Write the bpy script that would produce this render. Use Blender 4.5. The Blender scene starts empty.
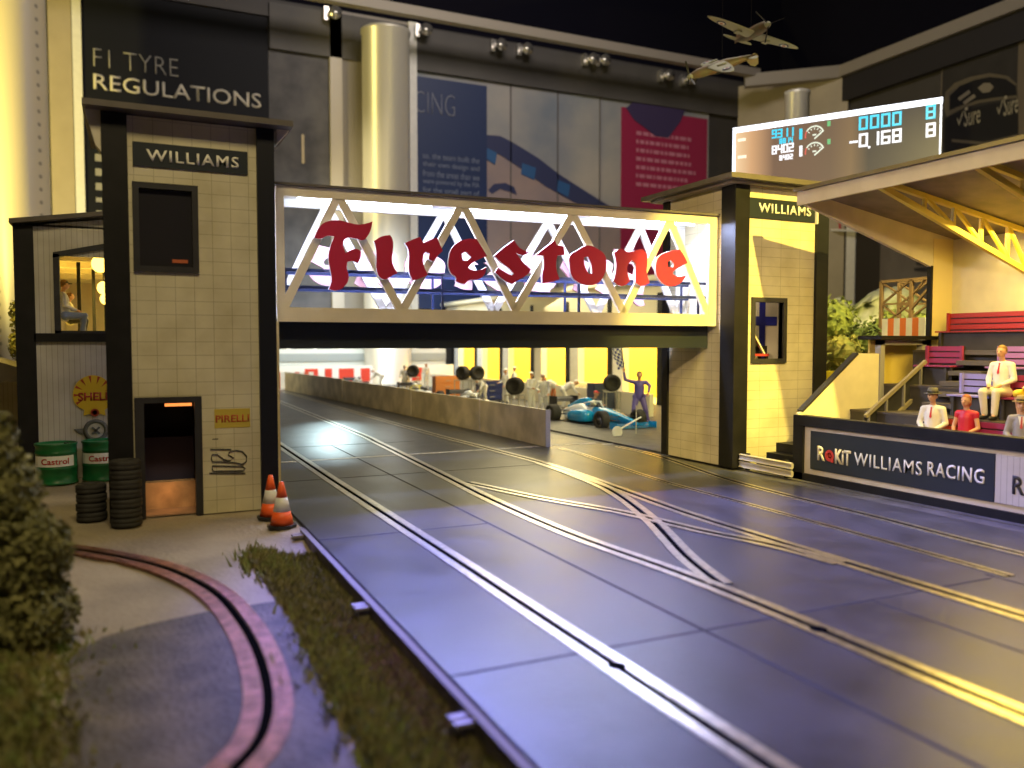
import bpy, bmesh, math, random
from mathutils import Vector, Matrix
random.seed(7)
C = bpy.context.scene.collection
PI = math.pi
# ---------------------------------------------------------------- camera maths
F = 820.; H = 3.0; PT = math.atan(39/820); YAW = math.atan((512-130)/820)
cy_, sy_ = math.cos(YAW), math.sin(YAW); cp_, sp_ = math.cos(PT), math.sin(PT)
def ray(px, py):
    r = (px-512)/F; u = (384-py)/F
    fw = cp_+u*sp_; up = -sp_+u*cp_
    return (fw*sy_+r*cy_, fw*cy_-r*sy_, up)
def g(px, py, z=0.0):
    d = ray(px, py); t = (z-H)/d[2]; return (d[0]*t, d[1]*t)
def onx(px, py, X):
    d = ray(px, py); t = X/d[0]; return (d[1]*t, H+d[2]*t)
def ony(px, py, Y):
    d = ray(px, py); t = Y/d[1]; return (d[0]*t, H+d[2]*t)
def atd(px, py, dep):
    d = ray(px, py); t = dep/(d[0]*sy_+d[1]*cy_); return Vector((d[0]*t, d[1]*t, H+d[2]*t))
# ---------------------------------------------------------------- materials
MC = {}
def mat(name, col, rough=.6, metal=0., var=0., scale=3., bump=0., emit=None, es=0., spec=.5, coat=0., col2=None, bscale=None):
    if name in MC: return MC[name]
    m = bpy.data.materials.new(name); m.use_nodes = True
    nt = m.node_tree; b = nt.nodes['Principled BSDF']; L = nt.links
    b.inputs['Base Color'].default_value = (*col, 1); b.inputs['Roughness'].default_value = rough
    b.inputs['Metallic'].default_value = metal; b.inputs['Specular IOR Level'].default_value = spec
    b.inputs['Coat Weight'].default_value = coat
    if emit: b.inputs['Emission Color'].default_value = (*emit, 1); b.inputs['Emission Strength'].default_value = es
    if var or bump or col2:
        tc = nt.nodes.new('ShaderNodeTexCoord'); n = nt.nodes.new('ShaderNodeTexNoise')
        n.inputs['Scale'].default_value = scale; n.inputs['Detail'].default_value = 5
        L.new(tc.outputs['Object'], n.inputs['Vector'])
        if var or col2:
            mx = nt.nodes.new('ShaderNodeMix'); mx.data_type = 'RGBA'
            c2 = col2 or tuple(max(0, c*(1-var)) for c in col); c1 = col if col2 else tuple(min(1, c*(1+var*.5)) for c in col)
            mx.inputs['A'].default_value = (*c1, 1); mx.inputs['B'].default_value = (*c2, 1)
            rp = nt.nodes.new('ShaderNodeValToRGB'); rp.color_ramp.elements[0].position = .35; rp.color_ramp.elements[1].position = .65
            L.new(n.outputs['Fac'], rp.inputs['Fac']); L.new(rp.outputs['Color'], mx.inputs['Factor']); L.new(mx.outputs['Result'], b.inputs['Base Color'])
        if bump:
            n2 = nt.nodes.new('ShaderNodeTexNoise'); n2.inputs['Scale'].default_value = bscale or scale*6; n2.inputs['Detail'].default_value = 6
            L.new(tc.outputs['Object'], n2.inputs['Vector'])
            bp = nt.nodes.new('ShaderNodeBump'); bp.inputs['Strength'].default_value = bump; bp.inputs['Distance'].default_value = .03
            L.new(n2.outputs['Fac'], bp.inputs['Height']); L.new(bp.outputs['Normal'], b.inputs['Normal'])
    MC[name] = m; return m
def tilemat(name, col, line, w, h, lw=.02, rough=.5, planks=False):
    m = bpy.data.materials.new(name); m.use_nodes = True; nt = m.node_tree; L = nt.links; b = nt.nodes['Principled BSDF']
    b.inputs['Roughness'].default_value = rough
    tc = nt.nodes.new('ShaderNodeTexCoord'); s = nt.nodes.new('ShaderNodeSeparateXYZ'); L.new(tc.outputs['Object'], s.inputs[0])
    a = nt.nodes.new('ShaderNodeMath'); a.operation = 'ADD'; L.new(s.outputs['X'], a.inputs[0]); L.new(s.outputs['Y'], a.inputs[1])
    cb = nt.nodes.new('ShaderNodeCombineXYZ'); L.new(a.outputs[0], cb.inputs['X']); L.new(s.outputs['Z'], cb.inputs['Y'])
    br = nt.nodes.new('ShaderNodeTexBrick'); br.offset = 0; br.squash = 1
    br.inputs['Scale'].default_value = 1; br.inputs['Brick Width'].default_value = w; br.inputs['Row Height'].default_value = h
    br.inputs['Mortar Size'].default_value = lw; br.inputs['Mortar Smooth'].default_value = .3
    br.inputs['Color1'].default_value = (*col, 1); br.inputs['Color2'].default_value = (*[c*.96 for c in col], 1); br.inputs['Mortar'].default_value = (*line, 1)
    L.new(cb.outputs[0], br.inputs['Vector'])
    n = nt.nodes.new('ShaderNodeTexNoise'); n.inputs['Scale'].default_value = 1.3; n.inputs['Detail'].default_value = 6; L.new(tc.outputs['Object'], n.inputs['Vector'])
    mx = nt.nodes.new('ShaderNodeMix'); mx.data_type = 'RGBA'; mx.blend_type = 'MULTIPLY'
    rp = nt.nodes.new('ShaderNodeValToRGB'); rp.color_ramp.elements[0].position = .3; rp.color_ramp.elements[0].color = (.78, .76, .7, 1); rp.color_ramp.elements[1].position = .6
    L.new(n.outputs['Fac'], rp.inputs['Fac']); mx.inputs['Factor'].default_value = 1
    L.new(br.outputs['Color'], mx.inputs['A']); L.new(rp.outputs['Color'], mx.inputs['B']); L.new(mx.outputs['Result'], b.inputs['Base Color'])
    MC[name] = m; return m
def emis(name, col, s): return mat(name, (0.02, .02, .02), .5, emit=col, es=s)

M_tile = tilemat('tile_cream', (.64, .59, .42), (.40, .36, .24), .31, .235, .006)
M_board = tilemat('board_cream', (.66, .60, .42), (.42, .37, .23), .62, .235, .007)
M_clad = tilemat('clad_grey', (.50, .475, .42), (.33, .31, .27), .11, 9, .008)
M_black = mat('black_paint', (.009, .0085, .009), .5, var=.3, spec=.3)
M_dark = mat('dark_grey', (.03, .029, .033), .5, var=.2, spec=.35)
M_navy = mat('navy_sign', (.022, .028, .035), .35)
M_cream = mat('cream_paint', (.62, .57, .45), .5, var=.08, scale=2)
M_white = mat('white_paint', (.8, .8, .78), .45, var=.05)
M_whiteink = mat('white_ink', (.72, .70, .62), .5)
M_red = mat('letter_red', (.50, .025, .07), .35)
M_glass = mat('dark_glass', (.025, .024, .03), .12, spec=.6)
M_roof = mat('roof_grey', (.10, .085, .075), .5, var=.15)
M_rubber = mat('tyre_rubber', (.03, .028, .026), .8, var=.3, scale=8)
M_skin = mat('skin_tone', (.62, .34, .2), .5)
M_steel = mat('braid_steel', (.62, .58, .5), .28, metal=1., var=.25, scale=9)
M_copper = mat('braid_copper', (.42, .21, .15), .3, metal=1, var=.45, scale=7, bump=1.0, bscale=45)
M_slot = mat('slot_black', (.004, .004, .004), .9, spec=0)
# ---------------------------------------------------------------- builders
def wl(o):
    v = Vector((0, 0, 0))
    while o: v += o.location; o = o.parent
    return v
def obj(name, bm, m, parent=None, smooth=False, shift=True):
    me = bpy.data.meshes.new(name); bm.normal_update(); bm.to_mesh(me); bm.free()
    ms = m if isinstance(m, (list, tuple)) else [m]
    for x in ms: me.materials.append(x)
    o = bpy.data.objects.new(name, me); C.objects.link(o)
    if parent:
        if shift: me.transform(Matrix.Translation(-wl(parent)))
        o.parent = parent
    if smooth:
        for p in me.polygons: p.use_smooth = True
    return o
def tag(o, label, cat, group=None, kind=None):
    o['label'] = label; o['category'] = cat
    if group: o['group'] = group
    if kind: o['kind'] = kind
    return o
def thing(name, label, cat, loc=(0, 0, 0), group=None):
    o = bpy.data.objects.new(name, None); C.objects.link(o); o.location = loc; o.empty_display_size = .1
    return tag(o, label, cat, group)
def struct(o): o['kind'] = 'structure'; return o
def copytree(o, parent=None):
    c = o.copy(); C.objects.link(c)
    if parent: c.parent = parent
    for ch in list(o.children): copytree(ch, c)
    return c
def NB(): return bmesh.new()
def box(bm, x0, x1, y0, y1, z0, z1, mi=0, bev=0):
    vs = [bm.verts.new((x, y, z)) for x in (x0, x1) for y in (y0, y1) for z in (z0, z1)]
    for f in ((0, 1, 3, 2), (4, 6, 7, 5), (0, 4, 5, 1), (2, 3, 7, 6), (0, 2, 6, 4), (1, 5, 7, 3)):
        fa = bm.faces.new([vs[i] for i in f]); fa.material_index = mi
    return vs
def bxb(*a, mi=0): b = NB(); box(b, *a, mi=mi); return b
def beam(bm, p0, p1, w, h, up=(0, 0, 1), mi=0):
    p0, p1 = Vector(p0), Vector(p1); d = (p1-p0).normalized(); u = Vector(up)
    s = d.cross(u)
    if s.length < 1e-4: s = d.cross(Vector((1, 0, 0)))
    s.normalize(); u = s.cross(d)
    vs = []
    for p in (p0, p1):
        for a, c in ((-1, -1), (1, -1), (1, 1), (-1, 1)): vs.append(bm.verts.new(p+s*(a*w/2)+u*(c*h/2)))
    for f in ((0, 3, 2, 1), (4, 5, 6, 7), (0, 1, 5, 4), (1, 2, 6, 5), (2, 3, 7, 6), (3, 0, 4, 7)):
        bm.faces.new([vs[i] for i in f]).material_index = mi
def ring(bm, c, a, b, r, n, ph=0): return [bm.verts.new(c+a*(r*math.cos(2*PI*i/n+ph))+b*(r*math.sin(2*PI*i/n+ph))) for i in range(n)]
def basis(d):
    d = d.normalized(); a = d.cross(Vector((0, 0, 1)))
    if a.length < 1e-3: a = Vector((1, 0, 0))
    a.normalize(); return a, d.cross(a)
def skinrings(bm, rs, cap=True, mi=0):
    n = len(rs[0])
    for r0, r1 in zip(rs, rs[1:]):
        for i in range(n): bm.faces.new((r0[i], r0[(i+1) % n], r1[(i+1) % n], r1[i])).material_index = mi
    if cap:
        bm.faces.new(rs[0][::-1]).material_index = mi; bm.faces.new(rs[-1]).material_index = mi
def tube(bm, pts, r, n=8, mi=0):
    pts = [Vector(p) for p in pts]; rs = []
    for i, p in enumerate(pts):
        d = (pts[min(i+1, len(pts)-1)]-pts[max(i-1, 0)]); a, b = basis(d)
        rs.append(ring(bm, p, a, b, r[i] if isinstance(r, (list, tuple)) else r, n))
    skinrings(bm, rs, mi=mi)
def lathe(bm, c, prof, n=20, axis='z', mi=0):
    A = {'z': (Vector((1, 0, 0)), Vector((0, 1, 0)), Vector((0, 0, 1))), 'x': (Vector((0, 1, 0)), Vector((0, 0, 1)), Vector((1, 0, 0))), 'y': (Vector((0, 0, 1)), Vector((1, 0, 0)), Vector((0, 1, 0)))}[axis]
    c = Vector(c); rs = [ring(bm, c+A[2]*h, A[0], A[1], max(r, 1e-4), n) for r, h in prof]
    skinrings(bm, rs, mi=mi)
def caps(bm, p0, p1, r0, r1, n=10):
    p0, p1 = Vector(p0), Vector(p1); d = p1-p0
    if d.length < 1e-5: d = Vector((0, 0, 1e-3)); p1 = p0+d
    u = d.normalized(); a, b = basis(d); rs = []
    for k in (85, 60, 30, 0): rs.append(ring(bm, p0-u*(r0*math.sin(math.radians(k))), a, b, r0*math.cos(math.radians(k)), n))
    for k in (0, 30, 60, 85): rs.append(ring(bm, p1+u*(r1*math.sin(math.radians(k))), a, b, r1*math.cos(math.radians(k)), n))
    skinrings(bm, rs)
def ell(bm, c, rx, ry, rz, M=None, n=14):
    r = bmesh.ops.create_uvsphere(bm, u_segments=n, v_segments=n//2+2, radius=1)
    mt = Matrix.Translation(c) @ (M or Matrix()) @ Matrix.Diagonal((rx, ry, rz, 1))
    bmesh.ops.transform(bm, matrix=mt, verts=r['verts'])
def prism(bm, pts, ax, lo, hi, mi=0):
    # pts in the plane perpendicular to ax ('x': (y,z), 'y': (x,z), 'z': (x,y))
    def mk(p, v): return {'x': (v, p[0], p[1]), 'y': (p[0], v, p[1]), 'z': (p[0], p[1], v)}[ax]
    A = [bm.verts.new(mk(p, lo)) for p in pts]; B = [bm.verts.new(mk(p, hi)) for p in pts]; n = len(pts)
    fs = [bm.faces.new(A[::-1]), bm.faces.new(B)]+[bm.faces.new((A[i], A[(i+1) % n], B[(i+1) % n], B[i])) for i in range(n)]
    for f in fs: f.material_index = mi
    bmesh.ops.recalc_face_normals(bm, faces=fs)
def wall_holes(bm, ax, lo, hi, u0, u1, z0, z1, holes, mi=0):
    # a slab (normal along ax) from u0..u1, z0..z1 with rectangular holes (u0,u1,z0,z1)
    us = sorted({u0, u1, *[h[0] for h in holes], *[h[1] for h in holes]}); zs = sorted({z0, z1, *[h[2] for h in holes], *[h[3] for h in holes]})
    for a, b in zip(us, us[1:]):
        for c, d in zip(zs, zs[1:]):
            if any(h[0] <= a and b <= h[1] and h[2] <= c and d <= h[3] for h in holes): continue
            if ax == 'y': box(bm, a, b, lo, hi, c, d, mi)
            else: box(bm, lo, hi, a, b, c, d, mi)
def frame(bm, u0, u1, z0, z1, y0, y1, t, ax='y'):
    for a in ((u0, u1, z0, z0+t), (u0, u1, z1-t, z1), (u0, u0+t, z0+t, z1-t), (u1-t, u1, z0+t, z1-t)):
        if ax == 'y': box(bm, a[0], a[1], y0, y1, a[2], a[3])
        else: box(bm, y0, y1, a[0], a[1], a[2], a[3])
def curve2mesh(cu):
    o = bpy.data.objects.new('tmp', cu); C.objects.link(o); bpy.context.view_layer.update()
    me = bpy.data.meshes.new_from_object(o.evaluated_get(bpy.context.evaluated_depsgraph_get())); bpy.data.objects.remove(o); return me
def text(name, s, p, w, h, m, parent=None, face='-y', off=0., ext=.01, sp=1., slope=0, caps_=True):
    """text whose box is w x h with its lower left corner at world point p; faces -y or -x"""
    cu = bpy.data.curves.new('t', 'FONT'); cu.body = s; cu.offset = off; cu.extrude = 0; cu.space_character = sp; cu.resolution_u = 3
    me = curve2mesh(cu); xs = [v.co.x for v in me.vertices]; ys = [v.co.y for v in me.vertices]
    x0, x1, y0, y1 = min(xs), max(xs), min(ys), max(ys)
    me.transform(Matrix.Diagonal((w/(x1-x0), h/(y1-y0), 1, 1)) @ Matrix.Translation((-x0, -y0, 0)))
    bm = bmesh.new(); bm.from_mesh(me)
    r = bmesh.ops.extrude_face_region(bm, geom=bm.faces[:]); bmesh.ops.translate(bm, vec=(0, 0, ext), verts=[v for v in r['geom'] if isinstance(v, bmesh.types.BMVert)])
    R = Matrix.Rotation(PI/2, 4, 'X')
    if face == '-x': R = Matrix.Rotation(-PI/2, 4, 'Z') @ R
    bmesh.ops.transform(bm, matrix=Matrix.Translation(p) @ R, verts=bm.verts)
    return obj(name, bm, m, parent)
def shape(name, outer, holes, mp, dirn, thick, m, parent, smooth=True):
    """closed outline(s) in 2D -> thick cut-out; mp(x,y)->3D"""
    cu = bpy.data.curves.new('s', 'CURVE'); cu.dimensions = '2D'; cu.fill_mode = 'BOTH'; cu.resolution_u = 4
    for pl in [outer]+holes:
        s = cu.splines.new('BEZIER' if smooth else 'POLY')
        if smooth:
            s.bezier_points.add(len(pl)-1)
            for b, q in zip(s.bezier_points, pl): b.co = (q[0]/100, -q[1]/100, 0); b.handle_left_type = b.handle_right_type = 'AUTO'
            n = len(pl)
            for i, b in enumerate(s.bezier_points):      # keep sharp corners sharp
                a, c, d = Vector(pl[i-1]), Vector(pl[i]), Vector(pl[(i+1) % n])
                if (c-a).length and (d-c).length and (c-a).normalized().dot((d-c).normalized()) < .55: b.handle_left_type = b.handle_right_type = 'VECTOR'
        else:
            s.points.add(len(pl)-1)
            for b, q in zip(s.points, pl): b.co = (q[0]/100, -q[1]/100, 0, 1)
        s.use_cyclic_u = True
    me = curve2mesh(cu); bm = bmesh.new(); bm.from_mesh(me)
    for f in bm.faces: f.material_index = 0
    r = bmesh.ops.extrude_face_region(bm, geom=bm.faces[:]); back = [v for v in r['geom'] if isinstance(v, bmesh.types.BMVert)]; bs = set(back)
    dv = Vector(dirn)*thick
    for v in bm.verts: v.co = Vector(mp(v.co.x*100, -v.co.y*100))+(dv if v in bs else Vector((0, 0, 0)))
    for f in bm.faces:
        k = sum(v in bs for v in f.verts); f.material_index = 0 if k in (0,) else 1
    bmesh.ops.recalc_face_normals(bm, faces=bm.faces[:])
    return obj(name, bm, m if isinstance(m, list) else [m, m], parent)
# ---------------------------------------------------------------- people
def remesh(o, v):
    md = o.modifiers.new('r', 'REMESH'); md.mode = 'VOXEL'; md.voxel_size = v; md.use_smooth_shade = True
    sm = o.modifiers.new('s', 'SMOOTH'); sm.factor = .5; sm.iterations = 2
V3 = lambda *a: Vector(a)
POSES = {
 'sit': dict(pel=(0, 0, .53), che=(0, -.04, .95), nck=(0, -.03, 1.12), hd=(0, .02, 1.275), sL=(-.165, -.03, 1.03), eL=(-.235, .0, .76), wL=(-.12, .24, .66), sR=(.165, -.03, 1.03), eR=(.235, .0, .76), wR=(.10, .26, .66),
   kL=(-.12, .42, .53), aL=(-.11, .44, .1), kR=(.12, .44, .53), aR=(.1, .38, .1)),
 'stand': dict(pel=(0, 0, .93), che=(0, 0, 1.3), nck=(0, 0, 1.48), hd=(0, .03, 1.65), sL=(-.19, 0, 1.42), eL=(-.25, .02, 1.14), wL=(-.2, .2, .98), sR=(.19, 0, 1.42), eR=(.26, .04, 1.14), wR=(.2, .26, 1.1),
   kL=(-.12, .03, .5), aL=(-.13, 0, .09), kR=(.12, .05, .5), aR=(.15, .02, .09)),
 'flag': dict(pel=(0, 0, .93), che=(0, .03, 1.3), nck=(0, .05, 1.48), hd=(0, .1, 1.65), sL=(-.19, .03, 1.42), eL=(-.30, .18, 1.30), wL=(-.25, .30, 1.08), sR=(.19, .03, 1.43), eR=(.42, .1, 1.5), wR=(.46, .14, 1.77),
   kL=(-.18, .12, .5), aL=(-.26, .02, .09), kR=(.16, .15, .5), aR=(.2, .12, .09)),
 'bend': dict(pel=(0, 0, .9), che=(0, .32, 1.08), nck=(0, .46, 1.14), hd=(0, .6, 1.2), sL=(-.18, .4, 1.12), eL=(-.24, .5, .86), wL=(-.18, .66, .72), sR=(.18, .4, 1.12), eR=(.24, .52, .86), wR=(.16, .68, .72),
   kL=(-.12, .1, .5), aL=(-.13, -.02, .09), kR=(.13, .16, .5), aR=(.15, .04, .09)),
 'crouch': dict(pel=(0, 0, .38), che=(0, .2, .68), nck=(0, .28, .82), hd=(0, .36, .98), sL=(-.19, .22, .78), eL=(-.24, .42, .6), wL=(-.14, .62, .56), sR=(.19, .22, .78), eR=(.25, .42, .6), wR=(.14, .64, .52),
   kL=(-.17, .42, .5), aL=(-.15, .1, .09), kR=(.16, .2, .18), aR=(.15, -.2, .12)),
}
def hand(bm, w, d, side):
    d = Vector(d).normalized(); a, b = basis(d); w = Vector(w)
    if a.z > 0: pass
    caps(bm, w, w+d*.08, .03, .036, 8)
    for k, l in zip((-1.5, -.5, .5, 1.5), (.055, .07, .065, .05)):
        k0 = w+d*.10+a*(k*.02); k1 = k0+d*(l*.6)-b*.006; caps(bm, k0, k1, .011, .010, 6); caps(bm, k1, k1+d*(l*.4)-b*.022, .010, .009, 6)
    t0 = w+d*.04+a*(.03*side); t1 = t0+a*(.03*side)+d*.03; caps(bm, t0, t1, .012, .011, 6); caps(bm, t1, t1+d*.03-b*.01, .011, .010, 6)
def person(label, pose, top, bottom, hair=None, hat=None, tie=None, shirt=None, skin=None, cat='person', group=None, name='person', bare=False, loc=(0, 0, 0), rz=0, sc=1., vox=.014, skirt=False, cap=None, shoes=None, shorts=False):
    P = {k: Vector(v) for k, v in POSES[pose].items()}
    t = thing(name, label, cat, (0, 0, 0), group); sk = skin or M_skin
    pel, che, nck, hd = P['pel'], P['che'], P['nck'], P['hd']
    bm = NB()
    caps(bm, pel, che, .125, .13, 12); caps(bm, che, nck-V3(0, 0, .05), .13, .07, 12); caps(bm, nck-V3(0, 0, .06), hd-V3(0, .01, .04), .055, .05, 10)
    ell(bm, hd+V3(0, 0, .02), .082, .099, .105); ell(bm, hd+V3(0, .022, -.04), .064, .072, .062)
    caps(bm, hd+V3(0, .092, .02), hd+V3(0, .116, -.018), .012, .019, 8)
    for s in (-1, 1): ell(bm, hd+V3(s*.085, -.005, -.005), .012, .02, .03, n=8)
    ell(bm, hd+V3(0, .083, -.055), .024, .012, .009, n=8)
    for s, S in ((-1, 'L'), (1, 'R')):
        sh, e, w = P['s'+S], P['e'+S], P['w'+S]; hp = pel+V3(s*.09, 0, 0); k, a = P['k'+S], P['a'+S]
        caps(bm, che+V3(0, 0, .08), sh, .07, .06, 10); caps(bm, sh, e, .052, .04); caps(bm, e, w, .04, .027); hand(bm, w, w-e, -s)
        caps(bm, hp, k, .085, .055, 12); caps(bm, k, a, .055, .036, 12); caps(bm, a, a+V3(0, .12, -.05), .038, .03, 8)
    o = obj('body', bm, sk, t); remesh(o, vox)
    bm = NB()       # jacket / top
    caps(bm, pel+V3(0, 0, -.02), che, .145, .152, 14); caps(bm, che, nck-V3(0, 0, .07), .152, .088, 14)
    for s, S in ((-1, 'L'), (1, 'R')):
        sh, e, w = P['s'+S], P['e'+S], P['w'+S]
        caps(bm, nck.lerp(che, .55), sh, .10, .068, 10)
        if not bare: caps(bm, sh, e, .068, .054); caps(bm, e, e.lerp(w, .93), .054, .040)
        else: caps(bm, sh, sh.lerp(e, .2), .062, .058)
    o = obj('jacket' if tie else 'top', bm, top, t); remesh(o, vox)
    bm = NB()
    for s, S in ((-1, 'L'), (1, 'R')):
        hp = pel+V3(s*.085, 0, -.01); k, a = P['k'+S], P['a'+S]
        caps(bm, pel, hp, .14, .12, 12); caps(bm, hp, k, .108, .076, 12)
        if not (skirt or shorts): caps(bm, k, a+V3(0, 0, .02), .076, .058, 12)
    if skirt: caps(bm, pel+V3(0, .1, 0), (P['kL']+P['kR'])/2, .15, .11, 12)
    o = obj('skirt' if skirt else 'shorts' if shorts else 'trousers', bm, bottom, t); remesh(o, vox)
    for s, S in ((-1, 'L'), (1, 'R')):
        a = P['a'+S]; bm = NB(); caps(bm, a+V3(0, -.03, -.04), a+V3(0, .15, -.05), .045, .038, 10); obj('shoe', bm, shoes or M_dark, t, True)
    if hair:
        bm = NB(); ell(bm, hd+V3(0, -.016, .038), .092, .108, .106, n=20)
        bmesh.ops.delete(bm, geom=[v for v in bm.verts if v.co.y > hd.y+.02 and v.co.z < hd.z+.075 or v.co.z < hd.z-.04], context='VERTS')
        if skirt: ell(bm, hd+V3(0, -.05, -.03), .085, .06, .1)
        obj('hair', bm, hair, t, True)
    if hat:
        bm = NB(); lathe(bm, hd+V3(0, -.005, .055), [(.155, 0), (.158, .012), (.1, .016), (.096, .06), (.085, .11), (.05, .118), (0, .11)], 20); o = obj('hat', bm, hat, t, True)
        bm = NB(); lathe(bm, hd+V3(0, -.005, .072), [(.1005, 0), (.099, .03)], 20); obj('hat_band', bm, M_black, o)
    if cap:
        bm = NB(); ell(bm, hd+V3(0, -.005, .045), .09, .108, .088); bmesh.ops.delete(bm, geom=[v for v in bm.verts if v.co.z < hd.z+.03], context='VERTS')
        box(bm, -.06+hd.x, .06+hd.x, hd.y+.08, hd.y+.17, hd.z+.04, hd.z+.055); obj('cap', bm, cap, t, True)
    if shirt:
        bm = NB(); c0 = che+V3(0, .155, -.06); c1 = nck+V3(0, .088, -.04)
        prism(bm, [(-.012, -.0), (.012, 0), (.06, 1), (-.06, 1)], 'y', 0, .014)
        for v in bm.verts: q = v.co.copy(); v.co = c0.lerp(c1, q.z)+V3(q.x, q.y, 0)
        obj('shirt', bm, shirt, t)
    if tie:
        bm = NB(); prism(bm, [(-.006, 0), (0, -.06), (.006, 0), (.02, .08), (.010, .9), (.016, 1), (-.016, 1), (-.010, .9), (-.02, .08)], 'y', 0, .014)
        c0 = che+V3(0, .168, -.08); c1 = nck+V3(0, .10, -.045)
        for v in bm.verts: q = v.co.copy(); v.co = c0.lerp(c1, q.z)+V3(q.x, q.y, 0)
        obj('tie', bm, tie, t)
    bm = NB()
    for s in (-1, 1): ell(bm, hd+V3(s*.03, .092, .022), .013, .009, .008, n=8)
    obj('eyes', bm, M_black, t)
    t.location = loc; t.rotation_euler = (0, 0, rz); t.scale = (sc, sc, sc)
    return t
def place(src, loc, rz, label, group=None, sc=None):
    t = copytree(src); t.location = loc; t.rotation_euler = (0, 0, rz); t['label'] = label
    if group: t['group'] = group
    if sc: t.scale = (sc, sc, sc)
    return t
# ---------------------------------------------------------------- foliage
def leafmat(name, a, b, c=None):
    m = mat(name, a, .7, col2=b, scale=5, spec=.2); return m
def leaves(bm, blobs, n, s, rnd):
    tot = sum(b[1][0]*b[1][1]+b[1][1]*b[1][2] for b in blobs)
    for c, r in blobs:
        k = int(n*(r[0]*r[1]+r[1]*r[2])/tot)
        for _ in range(k):
            v = Vector((rnd.gauss(0, 1), rnd.gauss(0, 1), rnd.gauss(0, 1))).normalized(); q = .72+.34*rnd.random()
            p = Vector((c[0]+v.x*r[0]*q, c[1]+v.y*r[1]*q, c[2]+v.z*r[2]*q))
            a = Vector((rnd.uniform(-1, 1), rnd.uniform(-1, 1), rnd.uniform(-1, 1))).normalized(); b = a.cross(v)
            if b.length < .05: continue
            b.normalize(); k2 = s*(.6+.8*rnd.random())
            vs = [bm.verts.new(p-a*k2), bm.verts.new(p+b*k2*.55+v*k2*.2), bm.verts.new(p+a*k2), bm.verts.new(p-b*k2*.55+v*k2*.1)]
            bm.faces.new(vs[:3]); bm.faces.new((vs[0], vs[2], vs[3]))
def bush(name, label, cat, base, blobs, n, s, m, group=None, seed=1, trunk=.06, core=None):
    rnd = random.Random(seed); t = thing(name, label, cat, base, group); B = Vector(base)
    bl = [((B.x+c[0], B.y+c[1], B.z+c[2]), r) for c, r in blobs]
    bm = NB(); leaves(bm, bl, n, s, rnd)
    for c, r in bl: ell(bm, c, r[0]*.8, r[1]*.8, r[2]*.8, n=10)
    obj('foliage', bm, m, t)
    bm = NB()
    for c, r in bl[:6]: tube(bm, [B, (B+Vector(c))/2+V3(.03, .02, 0), c], [trunk, trunk*.7, trunk*.3], 6)
    obj('stem', bm, mat('bark', (.09, .06, .035), .8), t, True)
    return t

# ================================================================ SETTING
YB = 65.; XR = 60.
M_ground = mat('sandy_ground', (.36, .30, .21), .85, col2=(.24, .20, .15), scale=.7, bump=.5, bscale=14)
M_asph = mat('old_asphalt', (.06, .05, .04), .75, col2=(.13, .105, .08), scale=2.2, bump=1, bscale=18)
# ground with the dip beside the track
def ground():
    bm = NB(); xs = [-40, -20, -12, -8]+[-6+i*.25 for i in range(35)]; xs = [x for x in xs if x < 2.5]+[2.5]
    ys = [-6+i*.4 for i in range(50)]+[15, 18, 24, 32, 42, 64.8]; ys = sorted({round(y, 2) for y in ys})
    rnd = random.Random(3)
    def z(x, y):
        d = max(0, min(1, (x-1.35)/.9)); e = max(0, min(1, (13.3-y)/1.5)); q = -.20*d*d*(3-2*d)*e
        hump = .25*max(0, 1-((x+1.9)/1.4)**2)*max(0, min(1, (11.6-y)/3))
        return q+hump+(rnd.uniform(-.015, .015) if y < 14 and x > -5 else 0)
    g_ = [[bm.verts.new((x, y, z(x, y)-.02)) for x in xs] for y in ys]
    for j in range(len(ys)-1):
        for i in range(len(xs)-1): bm.faces.new((g_[j][i], g_[j][i+1], g_[j+1][i+1], g_[j+1][i]))
    return bm
o = struct(obj('ground', ground(), M_ground, None, True))
# patch of dark asphalt in front of the rally track
bm = NB(); pts = [(-.55, 8.95), (-.3, 9.3), (.14, 9.52), (.76, 9.7), (1.5, 9.75), (1.55, 8.6), (1.45, 7), (1.4, 5.5), (1.35, 3.5), (-.6, 3.5), (-.5, 6), (-.7, 7.6)]
prism(bm, pts, 'z', -.03, .006); struct(obj('ground_asphalt_patch', bm, M_asph))
# table top right of the track and beyond
M_conc = mat('pit_apron', (.10, .095, .09), .55, var=.3, scale=2, bump=.3)
bm = NB(); box(bm, 2.5, 13.5, -6, 64.8, -.9, -.06); box(bm, 13.5, 59.8, 18.4, 64.8, -.7, -.002); box(bm, 13.5, 59.8, -6, 18.4, -.7, -.03)
struct(obj('table_top', bm, M_conc))
M_wall = mat('room_wall', (.06, .055, .05), .8, var=.2, scale=.3)
M_ceil = mat('ceiling_black', (.005, .005, .012), .9, spec=.1)
M_panel = mat('wall_panel_cream', (.42, .36, .26), .5, var=.1, scale=.4)
struct(obj('floor', bxb(-42, 61, -12, 67, -1.2, -1.0), mat('room_floor', (.05, .04, .04), .8)))
struct(obj('ceiling', bxb(-42, 61, -12, 67, 44, 44.5), M_ceil))
bm = NB(); box(bm, -42, 61, YB, YB+1, -1, 29); struct(obj('wall_back', bm, M_wall)); struct(obj('wall_back_upper', bxb(-42, 61.5, YB+.6, YB+1.2, 29, 44.2), M_ceil))
bm = NB(); box(bm, XR, XR+1, -12, YB, -1, 28.2); struct(obj('wall_right', bm, M_wall)); struct(obj('wall_right_upper', bxb(XR+.8, XR+1, -12, YB+1.2, 28.2, 44.2), M_ceil))
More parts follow.
